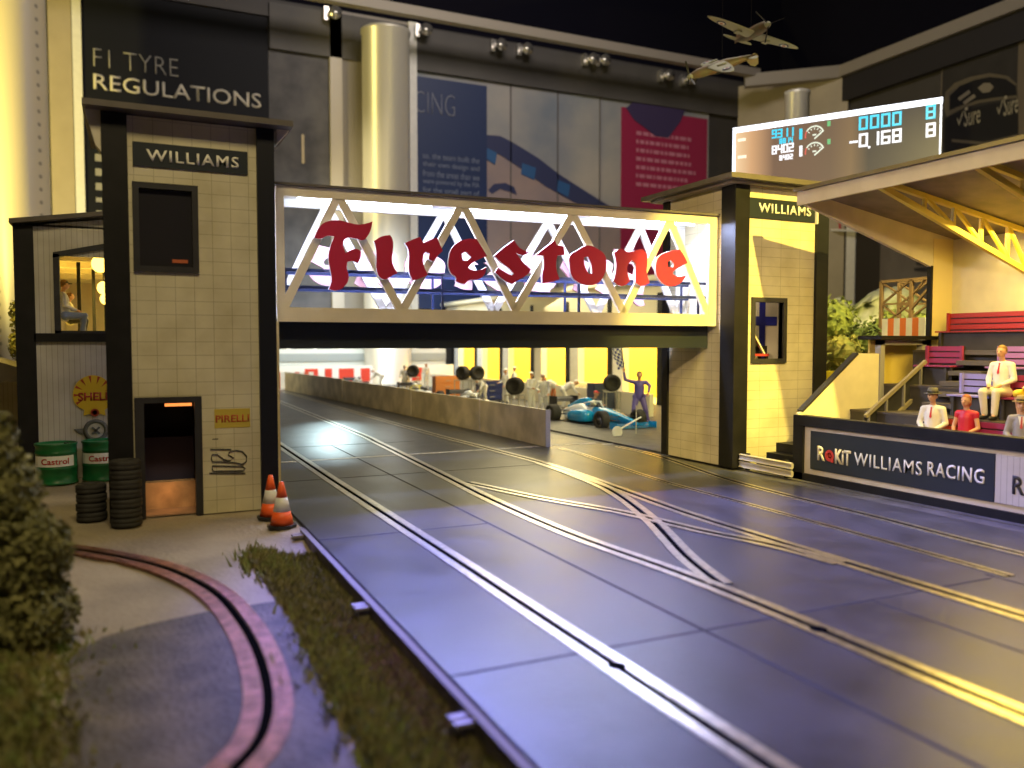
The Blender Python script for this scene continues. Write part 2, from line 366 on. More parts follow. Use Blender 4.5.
struct(obj('wall_left', bxb(-43, -42, -12, 66, -1, 44), M_wall)); struct(obj('wall_front', bxb(-42, 61, -13, -12, -1, 44), M_wall))
M_rail = mat('rail_grey', (.30, .27, .24), .5)
struct(obj('trim_1', bxb(-42, 53.5, 60.3, 61, ony(560, 41, 60.3)[1], ony(560, 32, 60.3)[1]), M_rail))
struct(obj('trim_2', bxb(XR-1.0, XR+.1, -12, 57.5, 27.4, 28.4), M_rail))
bm = NB(); beam(bm, (52.4, 61.2, 27.5), (XR-.6, 56.5, 27.9), .9, 1.1); struct(obj('trim_3', bm, M_rail))
bm = NB(); box(bm, 10, 55.7, YB-.5, YB, 25.3, 28.7); struct(obj('trim_4', bm, mat('valance', (.085, .08, .078), .6, var=.2, scale=.2)))
bm = NB(); box(bm, XR-.6, XR, -12, 56.5, 25.2, 27.4); struct(obj('trim_5', bm, mat('valance_dark', (.02, .018, .022), .6)))
# angled panel in the corner + uprights
bm = NB(); beam(bm, (54.6, YB-.4, 13.5), (XR-.2, 55.8, 13.5), .3, 29.5); struct(obj('wall_corner', bm, M_panel))
def colm(label, px0, px1, Y, m, nm='round_column', top=43.6):
    x0 = ony(px0, 200, Y)[0]; x1 = ony(px1, 200, Y)[0]; r = (x1-x0)/2*.93; bm = NB()
    lathe(bm, ((x0+x1)/2, Y, -1), [(r*1.05, 0), (r*1.05, .6), (r, .7), (r, top), (r*1.05, top+.1), (r*1.05, top+.3)], 40)
    o = obj(nm, bm, m, None, True); return tag(o, label, 'column')
def perfmat():
    m = bpy.data.materials.new('perforated_metal'); m.use_nodes = True; nt = m.node_tree; L = nt.links; b = nt.nodes['Principled BSDF']
    b.inputs['Roughness'].default_value = .4
    tc = nt.nodes.new('ShaderNodeTexCoord'); v = nt.nodes.new('ShaderNodeTexVoronoi'); v.inputs['Scale'].default_value = 1.3; v.inputs['Randomness'].default_value = 0
    L.new(tc.outputs['Object'], v.inputs['Vector']); rp = nt.nodes.new('ShaderNodeValToRGB'); rp.color_ramp.elements[0].position = .12; rp.color_ramp.elements[1].position = .2
    rp.color_ramp.elements[0].color = (.30, .27, .22, 1); rp.color_ramp.elements[1].color = (.62, .56, .44, 1)
    L.new(v.outputs['Distance'], rp.inputs['Fac']); L.new(rp.outputs['Color'], b.inputs['Base Color']); return m
colm('large perforated cream column at the far left of the hall', -12, 53, 58, perfmat())
colm('silver round column between the two dark posters behind the bridge', 362, 411, 62, mat('column_metal', (.62, .6, .55), .35, metal=.3), top=27.6)
def wallpanel(px0, px1, ztop, zbot, m, n, dep=.25, Y=YB):
    bm = NB(); box(bm, ony(px0, 100, Y)[0], ony(px1, 100, Y)[0], Y-dep, Y, zbot, ztop); return struct(obj('trim_%d' % n, bm, m))
wallpanel(50, 73, 34, 0, M_panel, 6, .3); wallpanel(73.8, 83, 34, 0, M_white, 7, .35)
wallpanel(329, 341, 29, 0, mat('upright', (.45, .41, .36), .4), 8, .5); wallpanel(341, 415, 29, 0, mat('upright2', (.30, .27, .23), .5), 9, .3)
wallpanel(407, 415, 29, 0, M_white, 10, .55)
M_poster = mat('poster_dark', (.006, .007, .012), .6, spec=.2)
pC = atd(797, 120, 60.); bm = NB(); rC = .85; lathe(bm, (pC.x, pC.y, -1), [(rC, 0), (rC, 21.9), (rC*1.06, 22.0), (rC*1.06, 22.2)], 32); tag(obj('round_column', bm, MC['column_metal'], None, True), 'slim grey column in the hall corner above the timing screen', 'column')
def poster(name, label, pxs, Y, m, loc=None, thick=.08):
    x0, z0, x1, z1 = pxs; t = thing(name, label, 'poster', ((x0+x1)/2, Y, z0)); bm = NB(); box(bm, x0, x1, Y, Y+thick, z0, z1); obj('board', bm, m, t); return t
# poster 1
pl = poster('wall_poster', 'tall dark wall poster headed F1 TYRE REGULATIONS above the left tower', (ony(83, 60, YB)[0], 4, ony(268, 100, YB)[0], 27.6), YB-.2, M_poster)
def ptext(s, a, b, Y, m, par, off=0., sp=1.):
    # a: lower-left pixel, b: upper-right pixel of the writing on the plane Y
    x0, z0 = ony(*a, Y); x1, z1 = ony(*b, Y); return text('lettering', s, (x0, Y, z0), x1-x0, z1-z0, m, par, off=off, ext=.02, sp=sp)
M_ink1 = mat('ink_grey', (.30, .29, .27), .6); M_ink2 = mat('ink_cream', (.62, .58, .5), .6)
ptext('F1 TYRE', (93.5, 66), (178, 59.5), YB-.22, M_ink1, pl, -.018)
ptext('REGULATIONS', (93.5, 89), (261, 94), YB-.22, M_ink2, pl, .006)
def inklines(par, x0, x1, z0, dz, n, h, Y, m, seed, words=True):
    rnd = random.Random(seed); bm = NB()
    for i in range(n):
        x = x0; xe = x1-(x1-x0)*rnd.uniform(0, .15); z = z0-i*dz
        while x < xe:
            w = rnd.uniform(.35, 1.3)*h*1.6; xx = min(x+w, xe); box(bm, x, xx, Y-.03, Y, z-h/2, z+h/2); x = xx+h*.5
    return obj('small_print', bm, m, par)
x0 = ony(95, 155, YB)[0]; inklines(pl, x0, x0+6, ony(95, 158, YB)[1], 1.0, 3, .5, YB-.2, M_ink1, 2); inklines(pl, x0, x0+6, ony(95, 200, YB)[1], .9, 3, .3, YB-.2, M_ink1, 3)
# dark stone coloured mural right of poster 1
mx0, mx1 = ony(268.5, 100, YB)[0], ony(329, 100, YB)[0]
t = thing('wall_mural', 'dark grey blurred wall photograph between the left poster and the upright', 'mural', ((mx0+mx1)/2, YB-.15, 4))
obj('print', bxb(mx0, mx1, YB-.15, YB, 4, 26.5), mat('mural_dark', (.05, .048, .055), .6, col2=(.11, .105, .11), scale=.5), t)
bm = NB(); box(bm, mx0+2.4, mx0+2.6, YB-.2, YB-.15, 17.0, 19.2); obj('lamp_streak', bm, mat('streak', (.6, .5, .3), .5), t)
bm = NB(); box(bm, ony(84, 20, YB)[0], mx1, YB-.3, YB, 27.7, 29); struct(obj('trim_11', bm, mat('valance2', (.05, .045, .045), .6)))
# blue poster RACING
bx0, bx1 = ony(400, 100, YB)[0], ony(485.5, 100, YB)[0]; M_blue = mat('poster_blue', (.014, .033, .12), .5)
pb = poster('wall_poster', 'navy blue wall poster ending in the letters CING beside the silver column', (bx0, 6, bx1, ony(485, 87, YB)[1]), YB-.3, M_blue)
xa, za = ony(455, 117, YB-.32); xb, zb = ony(418, 98, YB-.32); wI = xa-xb
text('lettering', 'CING', (xb-.3, YB-.32, za), wI+.3, 1.75, mat('ink_dim', (.22, .24, .32), .6), pb, off=-.02, ext=.02)
for k, s in enumerate(['so, the team built the', 'their own design and', 'from the areas than we', 'were powered by the FIA', 'for the small part of']):
    xq, zq = ony(416, 154.5+k*8.6, YB-.32); text('small_print', s, (bx0+1.8, YB-.32, zq-.3), 4.2+xq-bx0-.4, .55, mat('ink_dim2', (.2, .24, .36), .6), pb, ext=.02)
# mural with curved band
M_mural = mat('mural_sky', (.46, .43, .40), .6, col2=(.22, .26, .32), scale=.12)
m0, m1 = bx1, ony(708, 120, YB)[0]
mu = thing('wall_mural', 'pale sky wall photograph with a dark curved band and blue pennants', 'mural', ((m0+m1)/2, YB-.12, 6)); obj('print', bxb(bx0, m1, YB-.12, YB, 6, 26.0), M_mural, mu)
def wpoly(pts, Y, m, par, name, th=.04):
    bm = NB(); prism(bm, [ony(*p, Y) for p in pts], 'y', Y-th, Y); return obj(name, bm, m, par)
M_band = mat('mural_band', (.035, .045, .13), .6); M_pen = mat('mural_blue', (.03, .12, .32), .6); M_pk = mat('mural_pink', (.40, .30, .28), .6, col2=(.30, .25, .27), scale=.3)
wpoly([(485, 150), (520, 160), (560, 182), (600, 200), (640, 225), (640, 260), (485, 260)], YB-.13, M_pk, mu, 'hillside', .02)
wpoly([(485, 135), (500, 136), (512, 142), (538, 158), (560, 175), (596, 198), (622, 214), (600, 216), (575, 203), (545, 186), (520, 168), (500, 155), (485, 148)], YB-.16, M_band, mu, 'curved_band')
for a in ((487, 148, 10), (522, 163, 14), (558, 180, 12)): wpoly([(a[0], a[1]), (a[0]+a[2], a[1]+5), (a[0]+a[2]-2, a[1]+17), (a[0]-1, a[1]+11)], YB-.18, M_pen, mu, 'pennant')
wpoly([(488, 190), (494, 184), (505, 183), (514, 187), (517, 195), (510, 192), (500, 189), (492, 194)], YB-.16, M_band, mu, 'arch')
for px in (510, 557, 599):
    bm = NB(); x = ony(px, 120, YB)[0]; box(bm, x-.06, x+.06, YB-.2, YB-.12, 6, 26); obj('panel_joint', bm, mat('joint', (.14, .13, .13), .6), mu)
# pink poster
p0, p1 = ony(620, 107, YB)[0], ony(705.5, 118, YB)[0]
pk = poster('wall_poster', 'crimson wall poster with rows of small pale print right of the mural', (p0, 6, p1, ony(650, 112, YB)[1]), YB-.3, mat('poster_pink', (.34, .02, .08), .5))
wpoly([(626, 108), (634, 101), (650, 99), (675, 104), (686, 108), (680, 122), (668, 138), (655, 136), (645, 128), (634, 120)], YB-.33, mat('blob', (.05, .035, .11), .6), pk, 'dark_blot')
inklines(pk, p0+1.6, p1-1.3, ony(630, 133, YB)[1], .78, 7, .34, YB-.3, mat('ink_pink', (.55, .2, .3), .6), 5)
# small display spotlights on the valance
for i, (px, py) in enumerate([(330, 14), (421, 31), (496, 46), (522, 50), (588, 60), (600, 61), (664, 76), (686, 80)]):
    x, z = ony(px, py, YB-.9); t = thing('display_spotlight', 'small chrome display spotlight, number %s from the left along the hall valance' % ['one', 'two', 'three', 'four', 'five', 'six', 'seven', 'eight'][i], 'spotlight', (x, YB-.9, z))
    bm = NB(); box(bm, x-.45, x-.1, YB-1.0, YB-.5, z-.5, z+.5); obj('bracket', bm, mat('chrome', (.6, .58, .55), .25, metal=.8), t)
    bm = NB(); lathe(bm, (x+.3, YB-1.2, z), [(.5, -.3), (.45, .1), (.2, .5)], 14, 'y'); obj('reflector', bm, MC['chrome'], t, True)
# right wall photograph of a helmet
def xpoly(pts, X, m, par, name, th=.04):
    bm = NB(); prism(bm, [onx(*p, X) for p in pts], 'x', X-th, X); return obj(name, bm, m, par)
hy0, hz0 = onx(943, 120, XR); hy1, _ = onx(1018, 120, XR)
hp = thing('wall_photograph', 'dark wall photograph of a racing helmet with Sure lettering above the grandstand roof', 'mural', (XR-.2, (hy0+hy1)/2, 10))
obj('print', bxb(XR-.2, XR, hy1, hy0, 10, 25.2), mat('photo_dark', (.035, .032, .03), .5, var=.3, scale=.5), hp)
bm = NB(); box(bm, XR-.2, XR, hy1-6, hy1, 10, 25.2); box(bm, XR-.21, XR, hy0, hy0+.1, 10, 25.2); obj('border', bm, mat('photo_border', (.16, .13, .09), .5), hp)
M_olive = mat('helmet_olive', (.13, .11, .075), .5); M_hk = mat('helmet_black', (.012, .012, .014), .4); M_gr = mat('helmet_grey', (.25, .22, .16), .5)
xpoly([(946, 92), (955, 83), (970, 77), (990, 73), (1008, 76), (1017, 84), (1018, 98), (1000, 100), (980, 103), (962, 109), (947, 117), (944, 106)], XR-.22, M_olive, hp, 'visor_band')
xpoly([(950, 96), (960, 86), (975, 80), (990, 77), (1006, 79), (1016, 86), (1017, 95), (998, 97), (978, 100), (962, 105), (950, 110)], XR-.27, M_hk, hp, 'visor')
for a in ((958, 98), (963, 102)): xpoly([a, (a[0]+11, a[1]-8), (a[0]+13, a[1]-5), (a[0]+2, a[1]+3)], XR-.31, M_gr, hp, 'vent')
xpoly([(978, 88), (984, 83), (990, 83), (994, 87), (990, 92), (983, 93)], XR-.31, M_gr, hp, 'crest')
xpoly([(945, 119), (965, 110), (990, 104), (1018, 100), (1018, 145), (945, 152)], XR-.26, M_hk, hp, 'chin_guard')
xpoly([(952, 139), (985, 142), (1018, 134), (1018, 136), (985, 145), (952, 142)], XR-.3, M_olive, hp, 'chin_line')
for a, b, w in (((957, 125), 0, 23), ((997, 114), 0, 21)):
    y, z = onx(*a, XR-.32); y2, _ = onx(a[0]+w, a[1], XR-.32)
    text('lettering', '✓Sure', (XR-.32, y, z-.3), y-y2, 1.5, mat('ink_gold', (.42, .38, .26), .5), hp, '-x')
# tall panels low on the right wall, seen between tower and grandstand
for n, (a, b, zt, m) in enumerate([(824, 840, 15.5, mat('p_grey', (.07, .065, .06), .5)), (840, 849, 15.5, M_black), (849, 858, 15.2, M_white), (859, 884, 15.5, mat('p_dark', (.03, .027, .022), .5)), (884, 945, 15.5, mat('p_light', (.17, .15, .13), .5, col2=(.12, .105, .09), scale=.5))]):
    ya, yb = onx(a, 260, XR)[0], onx(b, 260, XR)[0]; struct(obj('trim_%d' % (20+n), bxb(XR-.35-.03*n, XR, yb, ya, 1, zt-1.0*(n != 0)), m))
t = thing('wall_poster', 'small red strip poster on the hall wall just right of the right tower', 'poster', (XR-.6, onx(835, 220, XR-.6)[0], 14))
xpoly([(829, 217), (841, 220), (841, 229), (829, 228)], XR-.6, mat('p_red', (.5, .05, .06), .5), t, 'board'); xpoly([(829, 229), (862, 230), (862, 232), (829, 231)], XR-.6, M_white, t, 'shelf', .4)
t = thing('wall_poster', 'grey poster with dark smudged print seen between tree and grandstand pillar', 'poster', (XR-.7, onx(905, 260, XR)[0], 6)); xpoly([(893, 243), (935, 255), (935, 340), (893, 340)], XR-.65, MC['p_light'], t, 'board', .06)
for a in ((897, 248, 6), (916, 262, 14), (914, 268, 16), (925, 278, 5)): xpoly([(a[0], a[1]), (a[0]+a[2], a[1]-1), (a[0]+a[2]-2, a[1]+4), (a[0]+1, a[1]+3)], XR-.72, M_dark, t, 'print_smudge')
# ================================================================ ROAD
def roadmat():
    m = bpy.data.materials.new('track_plastic'); m.use_nodes = True; nt = m.node_tree; L = nt.links; b = nt.nodes['Principled BSDF']
    tc = nt.nodes.new('ShaderNodeTexCoord'); n = nt.nodes.new('ShaderNodeTexNoise'); n.inputs['Scale'].default_value = 1.1; n.inputs['Detail'].default_value = 8; n.inputs['Roughness'].default_value = .65
    L.new(tc.outputs['Object'], n.inputs['Vector']); r = nt.nodes.new('ShaderNodeValToRGB'); e = r.color_ramp.elements
    e[0].position = .3; e[0].color = (.022, .023, .026, 1); e[1].position = .7; e[1].color = (.052, .053, .058, 1)
    L.new(n.outputs['Fac'], r.inputs['Fac']); L.new(r.outputs['Color'], b.inputs['Base Color'])
    r2 = nt.nodes.new('ShaderNodeMapRange'); r2.inputs['To Min'].default_value = .22; r2.inputs['To Max'].default_value = .42; L.new(n.outputs['Fac'], r2.inputs['Value']); L.new(r2.outputs[0], b.inputs['Roughness'])
    n2 = nt.nodes.new('ShaderNodeTexNoise'); n2.inputs['Scale'].default_value = 38; n2.inputs['Detail'].default_value = 3; L.new(tc.outputs['Object'], n2.inputs['Vector'])
    bp = nt.nodes.new('ShaderNodeBump'); bp.inputs['Strength'].default_value = .35; bp.inputs['Distance'].default_value = .012; L.new(n2.outputs['Fac'], bp.inputs['Height']); L.new(bp.outputs['Normal'], b.inputs['Normal'])
    b.inputs['Specular IOR Level'].default_value = .27
    return m
M_road = roadmat()
road = struct(obj('track_surface', bxb(2.58, 12.9, -5, 63, -.055, 0), M_road))
M_joint = mat('joint_black', (.008, .008, .008), .8)
def strip(name, pts, w, z0, z1, m, parent=None):
    bm = NB(); P = [Vector((p[0], p[1], 0)) for p in pts]; A = []
    for i, p in enumerate(P):
        d = (P[min(i+1, len(P)-1)]-P[max(i-1, 0)]).normalized(); s = Vector((d.y, -d.x, 0))*w/2
        A.append([bm.verts.new((q.x, q.y, z)) for q, z in ((p-s, z0), (p+s, z0), (p+s, z1), (p-s, z1))])
    skinrings(bm, A); bmesh.ops.recalc_face_normals(bm, faces=bm.faces[:]); return obj(name, bm, m, parent)
def smooth(pts, n=6):
    P = [Vector((p[0], p[1], 0)) for p in pts]; out = []
    for i in range(len(P)-1):
        a, b, c, d = P[max(i-1, 0)], P[i], P[i+1], P[min(i+2, len(P)-1)]
        for k in range(n):
            t = k/n; out.append(.5*((2*b)+(c-a)*t+(2*a-5*b+4*c-d)*t*t+(3*b-a-3*c+d)*t**3))
    return out+[P[-1]]
def offs(pts, o):
    P = [Vector((p[0], p[1], 0)) for p in pts]; r = []
    for i, p in enumerate(P):
        d = (P[min(i+1, len(P)-1)]-P[max(i-1, 0)]).normalized(); r.append(p+Vector((d.y, -d.x, 0))*o)
    return r
jt = []
def lane(label, pts, sm=True, z=0., g0=.105, w=.12):
    q = smooth(pts) if sm else [Vector((*p, 0)) for p in pts]
    t = thing('slot_lane', label, 'slot track lane', (q[0].x, q[0].y, 0))
    strip('slot', q, .065, .0005, .004+z, M_slot, t)
    for s in (-1, 1): strip('metal_braid', offs(q, s*g0), w, .0005, .010+z, M_steel, t)
    return t
lane('leftmost straight slot with twin bright metal braids, nearest the ground edge', [(4.05, 62), (4.02, 30), (4.02, 18), (4.06, 11), (4.07, -4)], False)
lane('second slot lane from the left, joining the crossover in the foreground', [(7.3, 62), (7.0, 30), (6.84, 24.4), (6.5, 18), (6.3, 14.5), (6.28, 11.3), (6.5, 8.6), (6.53, 6.4), (6.5, 3.9), (6.5, -4)], z=.001)
lane('crossover slot curving from the third lane down to the second', [(9.42, 18.5), (9.28, 16.6), (8.92, 14.3), (8.07, 11.7), (7.1, 9.4), (6.66, 8.1)], z=.003)
lane('third slot lane from the left running beside the pit wall', [(8.95, 62), (9.1, 30), (9.35, 22), (9.45, 18.7), (9.33, 16.0), (8.95, 12), (8.9, 9.8), (8.88, 7), (8.9, 2), (8.9, -4)], z=.002)
lane('crossover slot curving from the second lane up to the third', [(6.6, 16.5), (7.24, 14.2), (7.93, 12.4), (8.3, 10.6), (8.66, 9.4), (8.8, 8.2)], z=.004)
lane('fourth slot lane from the left with pale dull braids', [(11.27, 20.9), (11.24, 20), (11.18, 19.3), (10.62, 15.2), (10.5, 11.9), (10.4, 9), (10.3, 6.8)], z=.001, g0=.06, w=.06)
lane('rightmost slot lane with shiny braids beside the grandstand wall', [(13.0, 20.5), (12.9, 18.4), (12.1, 14.8), (11.85, 12.8), (11.72, 10), (11.54, 7.4), (11.5, 2), (11.5, -4)], z=.002, g0=.085, w=.085)
jm = thing('track_joint', 'dark panel joints between the track sections', 'track joint', (5.4, 6.85, 0))
def jn(a, b, w=.035): strip('joint_line', [a, b], w, .0004, .003, M_joint, jm)
jn((5.42, -4), (5.42, 24.4), .045); jn((7.85, -4), (7.85, 6.85)); jn((10.1, -4), (10.1, 7)); jn((2.58, 6.85), (10, 6.85)); jn((2.58, 1.1), (10, 1.1)); jn((2.58, 12.57), (5.4, 12.57)); jn((5.42, 18.3), (9.2, 18.3), .03); jn((2.58, 18.3), (5.42, 18.3)); jn((2.58, 24.4), (8, 24.4))
for a in (4.06, 6.52):
    y = g(612, 668)[1] if a < 5 else g(819, 630)[1]; bm = NB(); lathe(bm, (a, y, .003), [(.09, 0), (.09, .012), (0, .012)], 16); tag(obj('slot_socket', bm, M_slot), 'dark round socket in the %s slot of the track' % ('leftmost' if a < 5 else 'second'), 'socket', 'sockets in the slots')
M_line = mat('line_white', (.55, .53, .48), .6, var=.4, scale=6)
lt = thing('painted_line', 'worn white start line painted across the track under the bridge', 'painted line', (7, 21.6, 0)); strip('stripe', [(3.2, 21.4), (10.98, 21.58)], .16, .0004, .0035, M_line, lt)
strip('stripe', [(11.2, 21.58), (12.88, 21.6)], .16, .0004, .0035, M_line, lt)
strip('stripe', [(13.0, 21.6), (16.2, 21.4)], .14, -.058, -.05, M_line, lt)
# board along the track's left edge with small brackets
ed = thing('edge_board', 'long weathered wooden board along the left edge of the track', 'edge board', (2.52, 4, -.5))
obj('board', bxb(2.43, 2.49, -5, 13.3, -.72, .035), mat('edge_wood', (.23, .19, .15), .7, var=.4, scale=4, bump=.3), ed)
obj('lip', bxb(2.42, 2.50, -5, 13.3, .035, .05), mat('edge_lip', (.17, .15, .12), .8), ed)
for y in (13.05, 9.15, 6.0, 3.4):
    bm = NB(); box(bm, 2.30, 2.43, y-.07, y+.07, -.62, -.02); box(bm, 2.26, 2.43, y-.10, y-.02, -.02, .015); box(bm, 2.26, 2.43, y+.02, y+.10, -.02, .015); obj('bracket', bm, mat('bracket_grey', (.26, .23, .2), .6), ed)
# rally track of copper braid
rp = [g(*p) for p in [(30, 545), (65, 549), (110, 556), (165, 569), (212, 592), (240, 622), (258, 655), (268, 695), (262, 735), (235, 770), (180, 820)]]
q = smooth(rp, 8); rt = thing('rally_lane', 'copper braided single slot curving over the sandy ground', 'slot track lane', (1, 9, 0))
strip('slot', q, .085, -.01, .012, M_slot, rt)
for s in (-1, 1): strip('copper_braid', offs(q, s*.125), .155, -.01, .022, M_copper, rt)
# ================================================================ LEFT TOWER
Y0 = 15.4
def tower_front(t, x0, x1, y0, y1, zt, m, holes, side_m=None):
    bm = NB(); wall_holes(bm, 'y', y0, y0+.12, x0, x1, 0, zt, holes); obj('front_wall', bm, m, t)
    obj('side_wall', bxb(x0, x0+.12, y0+.12, y1, 0, zt), side_m or m, t); obj('side_wall', bxb(x1-.12, x1, y0+.12, y1, 0, zt), side_m or m, t)
    obj('back_wall', bxb(x0, x1, y1, y1+.12, 0, zt), m, t)
tw = thing('tower', 'tall cream tiled tower with open doorway and WILLIAMS sign, left of the bridge', 'tower', (1.05, Y0, 0))
dx0, dx1, dz = .20, 1.03, 2.0; wx0, wx1, wz0, wz1 = .09, 1.13, 4.25, 5.76
tower_front(tw, -.30, 2.40, Y0, 18.0, 6.86, M_tile, [(dx0, dx1, 0, dz), (wx0+.1, wx1-.1, wz0+.1, wz1-.1)])
obj('corner_post', bxb(-.36, .03, Y0-.10, Y0+.3, 0, 6.86), M_black, tw); obj('corner_post', bxb(2.12, 2.42, Y0-.10, Y0+.3, 0, 6.86), mat('post_navy', (.009, .010, .016), .45, spec=.3), tw)
bm = NB(); box(bm, -.62, 2.72, Y0-.35, 18.4, 6.88, 6.98); r = obj('roof', bm, M_roof, tw)
bm = NB(); prism(bm, [(-.60, 6.88), (-.36, 6.88), (-.36, 6.2), (-.44, 6.3)], 'y', Y0-.05, Y0+.25); obj('eaves_bracket', bm, M_cream, tw); bm = NB(); prism(bm, [(2.70, 6.88), (2.48, 6.88), (2.48, 6.62)], 'y', Y0-.05, Y0+.25); obj('eaves_bracket', bm, M_cream, tw)
bm = NB(); frame(bm, wx0, wx1, wz0, wz1, Y0-.05, Y0+.1, .1); w = obj('window_frame', bm, M_dark, tw); obj('pane', bxb(wx0+.1, wx1-.1, Y0+.03, Y0+.06, wz0+.1, wz1-.1), M_glass, w)
bm = NB(); box(bm, .05, .20, Y0-.05, Y0+.1, 0, 2.0); box(bm, 1.01, 1.13, Y0-.05, Y0+.1, 0, 2.0); box(bm, .05, 1.13, Y0-.05, Y0+.1, 2.0, 2.1); obj('door_frame', bm, M_dark, tw)
obj('door_curtain', bxb(-.05, 1.05, Y0+1.0, Y0+1.04, .5, 1.3), mat('curtain_blue', (.03, .03, .08), .7), tw); obj('low_counter', bxb(-.05, 1.05, Y0+.75, Y0+1.0, .02, .5), mat('counter_tan', (.55, .35, .2), .6, var=.3), tw); obj('inner_wall', bxb(-.1, 2.3, Y0+1.6, Y0+1.7, 0, 2.4), M_black, tw); obj('inner_partition', bxb(1.08, 1.14, Y0+.14, Y0+1.6, 0, 2.3), M_black, tw); obj('inner_partition', bxb(-.16, -.1, Y0+.14, Y0+1.6, 0, 2.3), M_black, tw)
obj('inner_floor', bxb(-.15, 2.3, Y0+.12, Y0+1.6, 0, .02), mat('inner_floor', (.35, .22, .14), .7, var=.2), tw); obj('inner_ceiling', bxb(-.15, 2.3, Y0+.12, Y0+1.6, 2.3, 2.36), M_dark, tw)
obj('strip_lamp', bxb(.55, 1.0, Y0+.5, Y0+.55, 1.90, 1.95), emis('orange_strip', (1, .28, .06), 1.6), tw)
sg = obj('sign_board', bxb(.11, 1.97, Y0-.03, Y0, 6.03, 6.43), M_navy, tw)
text('lettering', 'WILLIAMS', (.32, Y0-.03, 6.12), 1.50, .20, M_whiteink, sg, off=.018, sp=1.15)
st = obj('sticker', bxb(1.34, 1.95, Y0-.008, Y0, 1.52, 1.86), mat('pirelli_yellow', (.50, .38, .05), .5), tw)
text('lettering', 'PIRELLI', (1.36, Y0-.008, 1.62), .57, .13, mat('pirelli_red', (.42, .06, .02), .5), st, off=.02, ext=.004)
obj('pane_reflection', bxb(.70, .95, Y0+.018, Y0+.03, 4.42, 4.48), mat('reflection_orange', (.5, .12, .04), .5), tw)  # orange reflection in the pane, put in as a coloured strip
# circuit outline sticker
cst = obj('circuit_sticker', bxb(1.30, 1.40, Y0-.004, Y0-.001, 1.32, 1.335), M_dark, tw)
def cm(x, y): X, Z = ony(200+x*.15625, 400+y*.15625, Y0); return (X, Y0-.012, Z)
bm = NB()
for P in ([(80, 420), (270, 425), (290, 437), (275, 452), (85, 455), (78, 440), (80, 420)], [(78, 350), (110, 348), (150, 380), (190, 388), (215, 370), (180, 350), (190, 330), (230, 322), (270, 328), (298, 360), (295, 395), (270, 412), (220, 400), (130, 395), (80, 395), (72, 375), (78, 350)], [(65, 315), (200, 315)], [(60, 468), (290, 468)]):
    tube(bm, [cm(*p) for p in P], .012, 6)
obj('circuit_outline', bm, M_dark, cst)
# ================================================================ TYRES, DRUMS, CONES
def tyre_bm(r, h):
    bm = NB(); lathe(bm, (0, 0, 0), [(r*.55, 0), (r*.9, .0), (r, h*.18), (r, h*.45), (r*.965, h*.5), (r, h*.55), (r, h*.82), (r*.9, h), (r*.55, h), (r*.5, h*.8), (r*.5, h*.2), (r*.55, 0.001)], 28); return bm
ty0 = obj('tyre', tyre_bm(.24, .158), M_rubber, None, True); first = True
nm = ['lowest', 'second lowest', 'third from the ground', 'fourth from the ground', 'fifth from the ground', 'sixth from the ground', 'topmost']
for (px, py, n, lab) in ((127, 527, 7, 'tall tyre stack by the doorway'), (92, 521, 4, 'short tyre stack behind the tall one')):
    x, y = g(px, py)
    for k in range(n):
        o = ty0 if first else ty0.copy()
        if not first: C.objects.link(o)
        first = False; o.location = (x+random.uniform(-.008, .008), y+.1, k*.158)
        tag(o, 'black tyre, %s of the %s' % (nm[k] if k < n-1 else 'topmost', lab), 'tyre', lab)
M_green = mat('castrol_green', (.012, .13, .035), .3, var=.2)
def drum(x, y, lab, rz):
    t = thing('oil_drum', lab, 'oil drum', (x, y, 0), 'green oil drums'); bm = NB()
    lathe(bm, (x, y, 0), [(.40, 0), (.42, .02), (.42, .05), (.40, .07), (.40, .33), (.418, .35), (.40, .37), (.40, .66), (.418, .68), (.40, .70), (.40, .82), (.42, .85), (.42, .88), (.39, .885), (.39, .85), (0, .85)], 32); obj('barrel', bm, M_green, t, True)
    bm = NB(); ring_ = []
    for k in range(9):
        a = math.radians(200+k*16); ring_.append(a)
    for a, b in zip(ring_, ring_[1:]):
        vs = [bm.verts.new((x+.408*math.cos(q), y+.408*math.sin(q), z)) for q, z in ((a, .40), (b, .40), (b, .63), (a, .63))]; bm.faces.new(vs)
    lb = obj('label_band', bm, M_white, t)
    tx = text('lettering', 'Castrol', (x-.28, y-.425, .45), .56, .13, mat('castrol_red', (.5, .03, .02), .5), lb, off=.02, ext=.004)
    for v in tx.data.vertices:        # wrap the writing round the drum
        dx = v.co.x; a = -PI/2+dx/.412; v.co.x = .413*math.cos(a)-(0); v.co.y = .413*math.sin(a)
    bm = NB(); lathe(bm, (x+.2, y, .85), [(.05, 0), (.05, .03), (0, .03)], 12); obj('bung', bm, M_dark, t)
dX, dY = g(57, 483); drum(dX, dY, 'green oil drum with white Castrol band, the left one by the Shell sign', 0)
dX2, dY2 = g(103, 479); drum(dX2, dY2, 'green oil drum half hidden behind the tower post', 0)
M_or = mat('cone_orange', (.95, .13, .02), .45); M_cw = mat('cone_white', (.75, .73, .68), .4)
cone = thing('traffic_cone', '', 'traffic cone', (0, 0, 0), 'traffic cones at the tower corner')
bm = NB(); prism(bm, [(math.cos(a)*.24*(1 if i % 2 else 1), math.sin(a)*.24) for i, a in enumerate([PI/8+k*PI/4 for k in range(8)])], 'z', 0, .05); obj('base', bm, M_dark, cone)
def cs(z0, z1, m, nmn): bm = NB(); r_ = lambda z: .19-.155*(z-.05)/.7; lathe(bm, (0, 0, 0), [(r_(z0), z0), (r_(z1), z1)], 24); obj(nmn, bm, m, cone, True)
